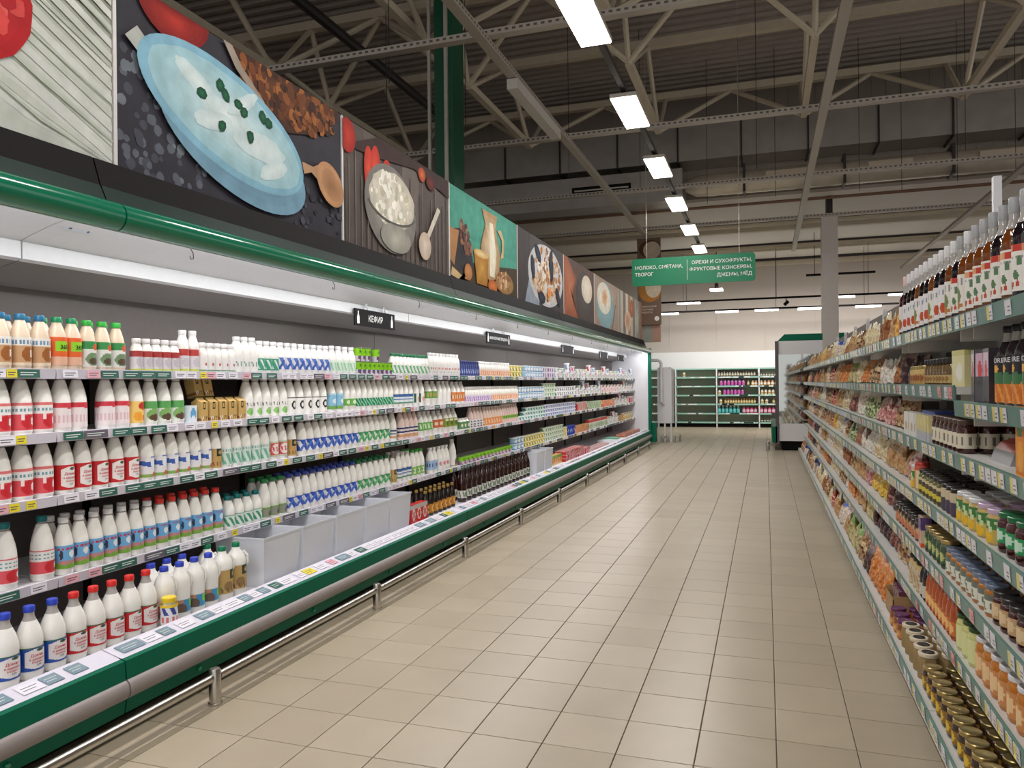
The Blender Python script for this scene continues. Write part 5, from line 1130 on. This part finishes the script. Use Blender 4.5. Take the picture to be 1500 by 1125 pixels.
# level 4
pack('juicepack', 'tall white and orange fruit carton', .07, .09, .215, (236, 140, 30), [('r', -1, 1, .72, 1, (232, 232, 228)), ('d', 0, .7, .6, .14, (90, 150, 70)), ('d', .1, .3, .7, .22, (246, 170, 30))])
grow('juicepack', GL[4], GN[4], 2.54, 2.74)
t = thing('vacuum_pack', 'red and silver vacuum pack lying alone on the third right shelf', 'packet', (.86, 3.12, GL[4]))
MB().extrude_y([(-.07, 0), (.07, 0), (.062, .045), (-.055, .045)], -.12, .12, 0, True).build('body', mat('silver_film', (186, 186, 190), .3, .4), t)
MB().extrude_y([(-.055, .045), (.062, .045), (.045, .07), (.0, .082), (-.035, .07)], -.115, .115, 0, True).build('label', mat('red_film', (200, 78, 60), .35), t)
grow('browntall', GL[4], GN[4], 3.46, 4.02, ranks=3, gap=.08)
pack('creambox', 'cream coloured tea box', .06, .075, .125, (220, 206, 150), [('r', -1, 1, 0, .35, (190, 190, 200)), ('d', 0, .7, .5, .15, (236, 220, 130))], 'tea_box', 'box')
grow('creambox', GL[4], GN[4], 4.04, 4.36, ranks=2, gap=.07)
pack('whitebox', 'white paper tea box', .06, .08, .125, (232, 230, 226), [('d', 0, .4, .5, .2, (206, 180, 150))], 'tea_box', 'box')
grow('whitebox', GL[4], GN[4], 4.38, 4.72, ranks=2, gap=.07)
o = MB().box(-.2, .2, -.15, .15, 0, .018).build('blue_tray', mat('blue_lid', (60, 84, 170), .4)); o.location = (.97, 4.25, GL[4] + .1265); tag(o, 'flat blue tray lying on top of the tea boxes', 'tray')
# level 5
pack('trio', 'dark box with pink and red picture front', .055, .085, .20, (60, 56, 64), [('r', -.8, .8, .5, .95, (206, 170, 190)), ('d', .1, .62, .5, .14, (206, 60, 70)), ('r', -.5, .5, .28, .44, (30, 28, 28)), ('r', -.4, .4, .12, .17, (200, 200, 200))], 'tea_box', 'box')
Z5 = 1.365
for i in range(3): put('trio', .775, 3.29 - .09 * i, Z5 + .0005, GN[5], PI)
bottle('saucebig', 'dark sauce bottle with orange fruit label', .044, .27, content('sauce', (40, 30, 36)), (30, 28, 30), (.04, .62), (44, 40, 48), [('r', -2, 2, 0, .5, (214, 120, 50)), ('w', 0, .46, 5, 4, .4, (236, 160, 80)), ('d', 0, .52, .9, .12, (70, 120, 80)), ('d', 0, .72, .25, .08, (236, 180, 80))], 'round', neck=M_CLR, name='sauce_bottle', letters=[('AMORE', .075, .86, (232, 232, 232), 0)])
for i in range(4): put('saucebig', .79, 2.985 - .098 * i, Z5 + .0005, GN[5], PI)
pack('seedbag', 'pale yellow bag with fruit picture', .05, .16, .15, (222, 214, 160), [('d', .2, .4, .5, .25, (236, 232, 220)), ('r', -1, 1, .85, 1, (206, 200, 130))], 'snack_bag', 'bag')
put('seedbag', .78, 3.56, GL[5] + .0005, GN[5], PI)
bottle('blackspice', 'small black capped spice bottle in a tray', .026, .125, content('spice', (110, 84, 50)), (40, 36, 36), (.12, .4), (196, 170, 110), [('d', 0, .5, .5, .4, (150, 110, 60))], 'straight', name='spice_bottle', pitch=.062, capr=.024)
grow('blackspice', GL[5], GN[5], 3.68, 4.20, .74, 2, .06)
jar('goldspice', 'short gold topped spice jar', .032, .10, PALE, GOLD, (.15, .6), (196, 150, 90), [('d', 0, .5, .5, .4, (150, 90, 50))])
grow('goldspice', GL[5], GN[5], 4.22, 4.56)
# ---- bags of nuts, dried fruit and sweets
def bag(kind, desc, w, h, d, top, low, spots, window=None):
    KIND[kind] = dict(desc=desc, r=d / 2, h=h, name='snack_bag', cat='bag', pitch=w + .012)
    rd = random.Random(kind); b = MB(); nu, nv = 9, 12
    def pt(i, j, s):
        u, v = i / nu * 2 - 1, j / nv
        th = d / 2 * (1 - abs(u) ** 2.6) * max(0, min(1, (1 - v) * 2.2)) ** .7 * (.75 + .25 * min(1, v * 6)) * rd.uniform(.86, 1.12)
        return (s * th, u * w / 2 * (1 - .10 * math.sin(v * PI)) * rd.uniform(.97, 1.0), v * h * (1 + .03 * math.sin(u * 5)))
    for s in (1, -1):
        o = len(b.v)
        for j in range(nv + 1):
            for i in range(nu + 1): b.v.append(pt(i, j, s))
        for j in range(nv):
            for i in range(nu):
                u, v = (i + .5) / nu * 2 - 1, (j + .5) / nv
                c = top if v > .74 else low
                if v <= .74 and spots and rd.random() < .62: c = rd.choice(spots)
                if window and v <= .70 and abs(u) < .75 and v > .42: c = window if rd.random() < .8 else c
                q = [o + j * (nu + 1) + i, o + j * (nu + 1) + i + 1, o + (j + 1) * (nu + 1) + i + 1, o + (j + 1) * (nu + 1) + i]
                b.face(q if s > 0 else q[::-1], 0, rgb(*c))
    KIND[kind]['body'] = b.mesh('snack_bag', [M_BAG], 70)
TAN, BRN, CRM = (190, 150, 104), (120, 78, 48), (222, 206, 178)
bag('b_nut', 'clear bag of light brown nuts', .15, .20, .075, (206, 190, 164), TAN, [(176, 130, 84), (206, 168, 120), (150, 104, 64)])
bag('b_almond', 'bag of almonds with cream top', .14, .19, .07, CRM, (160, 100, 60), [(140, 84, 48), (176, 120, 76), (120, 70, 42)])
bag('b_pist', 'bag of pistachios with green top', .15, .19, .075, (130, 160, 84), (196, 180, 130), [(160, 160, 96), (206, 190, 146), (140, 120, 80)])
bag('b_orange', 'orange bag of dried apricots', .15, .20, .075, (206, 130, 70), (204, 118, 56), [(222, 146, 76), (180, 92, 44), (216, 170, 110)])
bag('b_red', 'red bag of sweets', .14, .17, .07, (186, 60, 54), (176, 66, 58), [(206, 110, 96), (150, 44, 44), (220, 190, 170)])
bag('b_prune', 'bag of dark prunes', .15, .18, .075, (120, 96, 90), (64, 40, 42), [(84, 54, 56), (44, 28, 32), (110, 80, 80)])
bag('b_raisin', 'bag of reddish brown raisins', .15, .18, .075, (190, 160, 140), (120, 70, 60), [(150, 90, 80), (96, 52, 48), (176, 120, 110)])
bag('b_seed', 'cream bag of seeds', .14, .19, .065, (230, 220, 196), (216, 196, 156), [(196, 172, 130), (232, 218, 184)])
bag('b_blue', 'bag with blue header and pale contents', .15, .18, .07, (52, 84, 170), (206, 190, 176), [(190, 170, 150), (226, 214, 200)])
bag('b_green', 'bag of green candied fruit', .15, .18, .075, (190, 190, 160), (116, 136, 76), [(150, 166, 100), (84, 104, 60), (206, 206, 170)])
bag('b_white', 'white bag with pastel picture', .15, .18, .07, (236, 232, 228), (226, 216, 206), [(206, 170, 160), (196, 206, 190), (236, 226, 216)])
bag('b_yellow', 'yellow bag of banana chips', .15, .19, .07, (230, 190, 50), (226, 186, 70), [(240, 210, 110), (206, 160, 50)])
bag('b_mix', 'bag of mixed nuts with brown top', .15, .19, .075, (140, 100, 70), (176, 136, 96), [(206, 176, 130), (120, 78, 50), (90, 56, 40), (216, 196, 160)])
bag('b_pink', 'clear bag of pink candied pieces', .15, .17, .075, (206, 176, 170), (196, 130, 126), [(216, 160, 150), (170, 96, 100), (226, 190, 180)])
bag('b_pasta', 'clear bag of golden twisted snacks', .17, .25, .09, (226, 196, 130), (216, 160, 70), [(232, 180, 90), (196, 136, 56), (240, 206, 140)])
PALS = [['b_orange', 'b_prune', 'b_mix', 'b_pist', 'b_nut', 'b_blue', 'b_nut', 'b_red', 'b_seed', 'b_mix', 'b_almond'],
        ['b_mix', 'b_raisin', 'b_prune', 'b_pist', 'b_nut', 'b_orange', 'b_white', 'b_mix', 'b_blue', 'b_seed', 'b_almond'],
        ['b_prune', 'b_raisin', 'b_yellow', 'b_pink', 'b_nut', 'b_mix', 'b_almond', 'b_blue', 'b_seed', 'b_white', 'b_nut'],
        ['b_pink', 'b_nut', 'b_seed', 'b_white', 'b_almond', 'b_green', 'b_mix', 'b_blue', 'b_seed', 'b_yellow', 'b_red', 'b_nut'],
        ['b_mix', 'b_pink', 'b_green', 'b_white', 'b_raisin', 'b_seed', 'b_nut', 'b_red', 'b_mix', 'b_white'],
        ['b_prune', 'b_almond', 'b_white', 'b_mix', 'b_orange', 'b_seed', 'b_pist', 'b_orange', 'b_nut', 'b_red', 'b_seed'],
        ['b_pasta', 'b_nut', 'b_almond', 'b_seed', 'b_mix', 'b_nut', 'b_almond', 'b_seed', 'b_blue', 'b_seed']]
START = [4.97, 4.70, 5.14, 4.66, 4.76, 4.62, 5.02]
far = MB()
def add_far(kind, x, y, z, rz, lean):
    me = KIND[kind]['body']; o = len(far.v); Mx = Matrix.Translation((x, y, z)) @ Matrix.Rotation(rz, 4, 'Z') @ Matrix.Rotation(lean, 4, 'Y')
    far.v += [tuple(Mx @ v.co) for v in me.vertices]
    cd = me.color_attributes['Col'].data
    for p in me.polygons: far.face([o + i for i in p.vertices], 0, tuple(cd[p.loop_start].color))
plan = []
for li in range(7):
    rd = random.Random(40 + li); y = START[li]; run = None; left = 0; q = 0
    while y < 15.95:
        if left <= 0:
            run = PALS[li][q] if q < len(PALS[li]) else rd.choice(PALS[li]); q += 1; left = rd.choice((2, 3, 3, 4, 5))
        p = KIND[run]['pitch'] * (1.0 if y < 8 else 1.05)
        if y + p > 15.95: break
        plan.append((run, li, y + p / 2, rd.uniform(-.4, .4), rd.uniform(-.38, -.02), rd.uniform(.92, 1.16))); y += p; left -= 1
plan.sort(key=lambda a: a[2])
# the pieces that show largest are single things; the far rest is one object
close = plan[:300]
close.sort(key=lambda a: -a[2])
for (kind, li, y, jit, lean, sc) in close:
    xb = .645 if li == 0 else .775
    sc = min(sc, .222 / KIND[kind]['h']) if li < 6 else sc
    o = put(kind, xb + .035, y, GL[li] + .004, GN[li], PI + jit); o.rotation_euler = (0, lean, PI + jit); o.scale = (sc, sc, sc)
for (kind, li, y, jit, lean, sc) in plan[300:]:
    add_far(kind, (.645 if li == 0 else .775) + .03, y, GL[li] + .004, PI + jit, lean)
if far.v:
    o = far.build('snack_bags', M_BAG, None, 70); stuff(tag(o, 'distant snack bags packed on the far end of the right shelving', 'bags'))

# ================================================================== END CASE AND FAR SHELVES
t = thing('end_display_case', 'grey and green refrigerated case with mirrored side behind the right shelving', 'display fridge', (0, 16.75, 0))
M_LG = mat('light_grey_enamel', (232, 230, 232), .4, noise=.04)
M_MIR = mat('mirror_side_glass', (196, 200, 198), .03, 1, noise=0)
MB().box(.22, 1.6, 0, .06, .20, .56).build('lower_panel', M_LG, t)
MB().box(.24, 1.6, 0, .05, 2.0, 2.28).build('upper_panel', M_LG, t)
MB().box(.26, 1.6, .01, .05, .56, 2.0).build('mirror_panel', M_MIR, t)
MB().box(.19, .26, -.02, .08, .14, 2.28).build('corner_post', mat('dark_grey_post', (92, 88, 90), .4), t)
b = MB(); b.v = [(.24, 0, 2.28), (.38, 0, 2.42), (1.6, 0, 2.42), (1.6, 0, 2.28), (.24, 3.5, 2.28), (.38, 3.5, 2.42), (1.6, 3.5, 2.42), (1.6, 3.5, 2.28)]
for q in ((0, 3, 2, 1), (4, 5, 6, 7), (0, 1, 5, 4), (1, 2, 6, 5), (2, 3, 7, 6), (3, 0, 4, 7)): b.face(list(q))
b.build('canopy', M_GREENM, t)
MB().box(.12, .22, -.02, 3.5, .16, .50).build('bumper', M_GREENM, t)
MB().box(.22, 1.6, .06, 3.5, .2, .45).build('base', M_LG, t); MB().box(1.5, 1.6, .06, 3.5, .45, 2.28).build('back_panel', M_BACK, t)
MB().box(.3, 1.6, .1, 3.5, .02, .2).build('foot', M_BLACK, t)
t = thing('corner_guard', 'small steel floor guard at the end case corner', 'guard rail', (.02, 16.6, 0))
for x, y in ((0, 0), (.02, .5)): obj('post', pm, t, (x, y, 0))
MB().rod((0, 0, .13), (.02, .5, .13), .016, 8).build('rail', M_STEEL, t); MB().rod((0, 0, .13), (.16, .02, .13), .016, 8).build('rail', M_STEEL, t)

FX = [-5.33 + 1.28 * k for k in range(7)]
FZ = [.17, .45, .745, 1.03, 1.315, 1.60]
M_FB = mat('far_shelf_back', (176, 166, 148), .6, noise=.06)
M_FS = mat('far_shelf_green', (150, 198, 182), .4, noise=.06)
wn = ['first', 'second', 'third', 'fourth', 'fifth', 'sixth', 'seventh']
fk = {}
def far_item(w, h, base, band, capc=None):
    key = (w, h, base, band, capc)
    if key not in fk:
        b = MB(); b.lathe([(w * .9, 0), (w, .01), (w, h * .72), (w * .6, h * .84), (w * .6, h)], 10, col=rgb(*base)); b.lathe([(w * 1.02, h * .2), (w * 1.02, h * .6)], 10, col=rgb(*band))
        if capc: b.lathe([(w * .65, h * .88), (w * .65, h * 1.02)], 10, col=rgb(*capc))
        fk[key] = b.mesh('far_product', [M_GLOSS], 50)
    return fk[key]
FI = {'dark': (.035, .17, (70, 56, 44), (206, 196, 176), (40, 36, 34)), 'violet': (.045, .19, (176, 110, 176), (206, 90, 170), (150, 80, 160)), 'orange': (.045, .15, (206, 130, 60), (236, 226, 210), (220, 216, 206)),
      'white': (.045, .15, (226, 214, 190), (196, 160, 110), (236, 232, 226)), 'teal': (.05, .22, (70, 160, 170), (110, 196, 196), (226, 226, 220)), 'pink': (.05, .19, (206, 80, 130), (236, 190, 206), (200, 70, 110)),
      'gold': (.035, .17, (150, 104, 50), (222, 200, 150), (196, 160, 96)), 'yellow': (.05, .17, (206, 206, 60), (230, 226, 110), None), 'jar': (.035, .10, (96, 84, 66), (196, 190, 176), (150, 150, 140))}
for k in range(6):
    x0, x1 = FX[k], FX[k + 1]
    t = thing('far_shelving', f'{wn[k]} bay of pale green shelves before the white back wall', 'shelving', (x0, 24.8, 0), 0, 'back wall shelving')
    L = x1 - x0
    MB().box(.02, L - .02, .42, .45, .1, 1.86).build('back_panel', M_FB, t)
    MB().box(.0, .035, .0, .45, 0, 1.86).build('upright', M_WHITE, t)
    MB().box(.02, L - .02, .06, .42, 0, .13).build('plinth', M_BLACK, t)
    MB().box(.0, L, .10, .45, 1.83, 1.87).build('top_board', M_FS, t)
    for z in FZ:
        s = MB().box(.02, L - .02, .02, .42, z - .02, z).build('shelf', M_FS, t)
        MB().box(.02, L - .02, .0, .02, z - .045, z + .004).build('price_rail', M_FS, s)
        rr = random.Random(int(z * 1000) + k)
        for q in range(2 if k < 3 else 4):
            x = rr.uniform(.1, L - .35); MB().box(x, x + rr.choice((.12, .2, .34)), -.004, 0, z - .036, z + .0).build('price_tag', M_WHITE, s)
FILL = {3: [(5, 'dark', .05, 1.2), (4, 'violet', .1, .88), (4, 'gold', .92, 1.02), (4, 'orange', 1.06, 1.25), (3, 'white', .02, .18), (3, 'violet', .2, .85), (2, 'white', .05, .22), (2, 'gold', .24, 1.2), (1, 'teal', .03, .72), (1, 'pink', .78, 1.24)],
        4: [(5, 'jar', .03, 1.2), (4, 'orange', .03, .9), (3, 'white', .05, .8), (2, 'white', .04, .3), (2, 'gold', .4, .8), (1, 'pink', .02, 1.2), (0, 'jar', .05, 1.0)],
        2: [(5, 'white', .27, .29)], 1: [(2, 'yellow', 1.0, 1.2), (4, 'orange', 1.02, 1.2), (0, 'white', 1.0, 1.2)]}
DN = {'dark': 'dark bottle with pale label', 'violet': 'violet bottle', 'orange': 'orange jar', 'white': 'cream coloured jar', 'teal': 'teal bottle', 'pink': 'pink bottle', 'gold': 'amber bottle', 'yellow': 'yellow packet tub', 'jar': 'little dark jar'}
LVN = ['lowest', 'second lowest', 'third lowest', 'third highest', 'second highest', 'highest']
for k, its in FILL.items():
    for (lv, kd, a, c) in its:
        w = FI[kd][0] * 2 + .012; n = max(1, int((c - a) / w + .3))
        for i in range(n):
            o = obj('far_product', far_item(*FI[kd]), None, (FX[k] + a + (c - a) * (i + .5) / n, 24.92, FZ[lv] + .0005))
            tag(o, numbered(DN[kd], f'{LVN[lv]} shelf of {wn[k]} back bay'), 'jar' if 'jar' in DN[kd] else 'bottle', f'{DN[kd]} in far bay {wn[k]} {LVN[lv]}')

# ---- white cabinet with pipe at the far end of the cases
t = thing('pipe_cabinet', 'white service cabinet on legs with a bent pipe beyond the dairy cases', 'cabinet', (-2.33, 18.6, 0))
MB().box(-.17, .17, 0, .5, .45, 1.78).build('body', M_LG, t)
for x in (-.15, .0, .15): MB().box(x - .018, x + .018, .02, .06, 0, .45).build('leg', M_WHITE, t)
MB().path([(-.35, -.1, 1.98), (-.12, -.1, 1.98), (-.06, -.1, 1.92), (-.06, -.1, .98), (-.02, -.04, .92)], .035, 10).build('pipe', M_WHITE, t, 50)
MB().box(-.17, .12, .1, .4, 1.78, 1.81).build('cover', M_WHITE, t)
t = thing('cabinet_guard', 'little steel floor posts around the white cabinet', 'guard rail', (-2.2, 18.4, 0))
for x, y in ((-.15, 0), (-.05, .1), (.12, .1), (.2, .5)): obj('post', pm, t, (x, y, 0))
MB().rod((.12, .1, .13), (.2, .5, .13), .016, 8).build('rail', M_STEEL, t); MB().rod((-.15, 0, .13), (-.05, .1, .13), .016, 8).build('rail', M_STEEL, t)
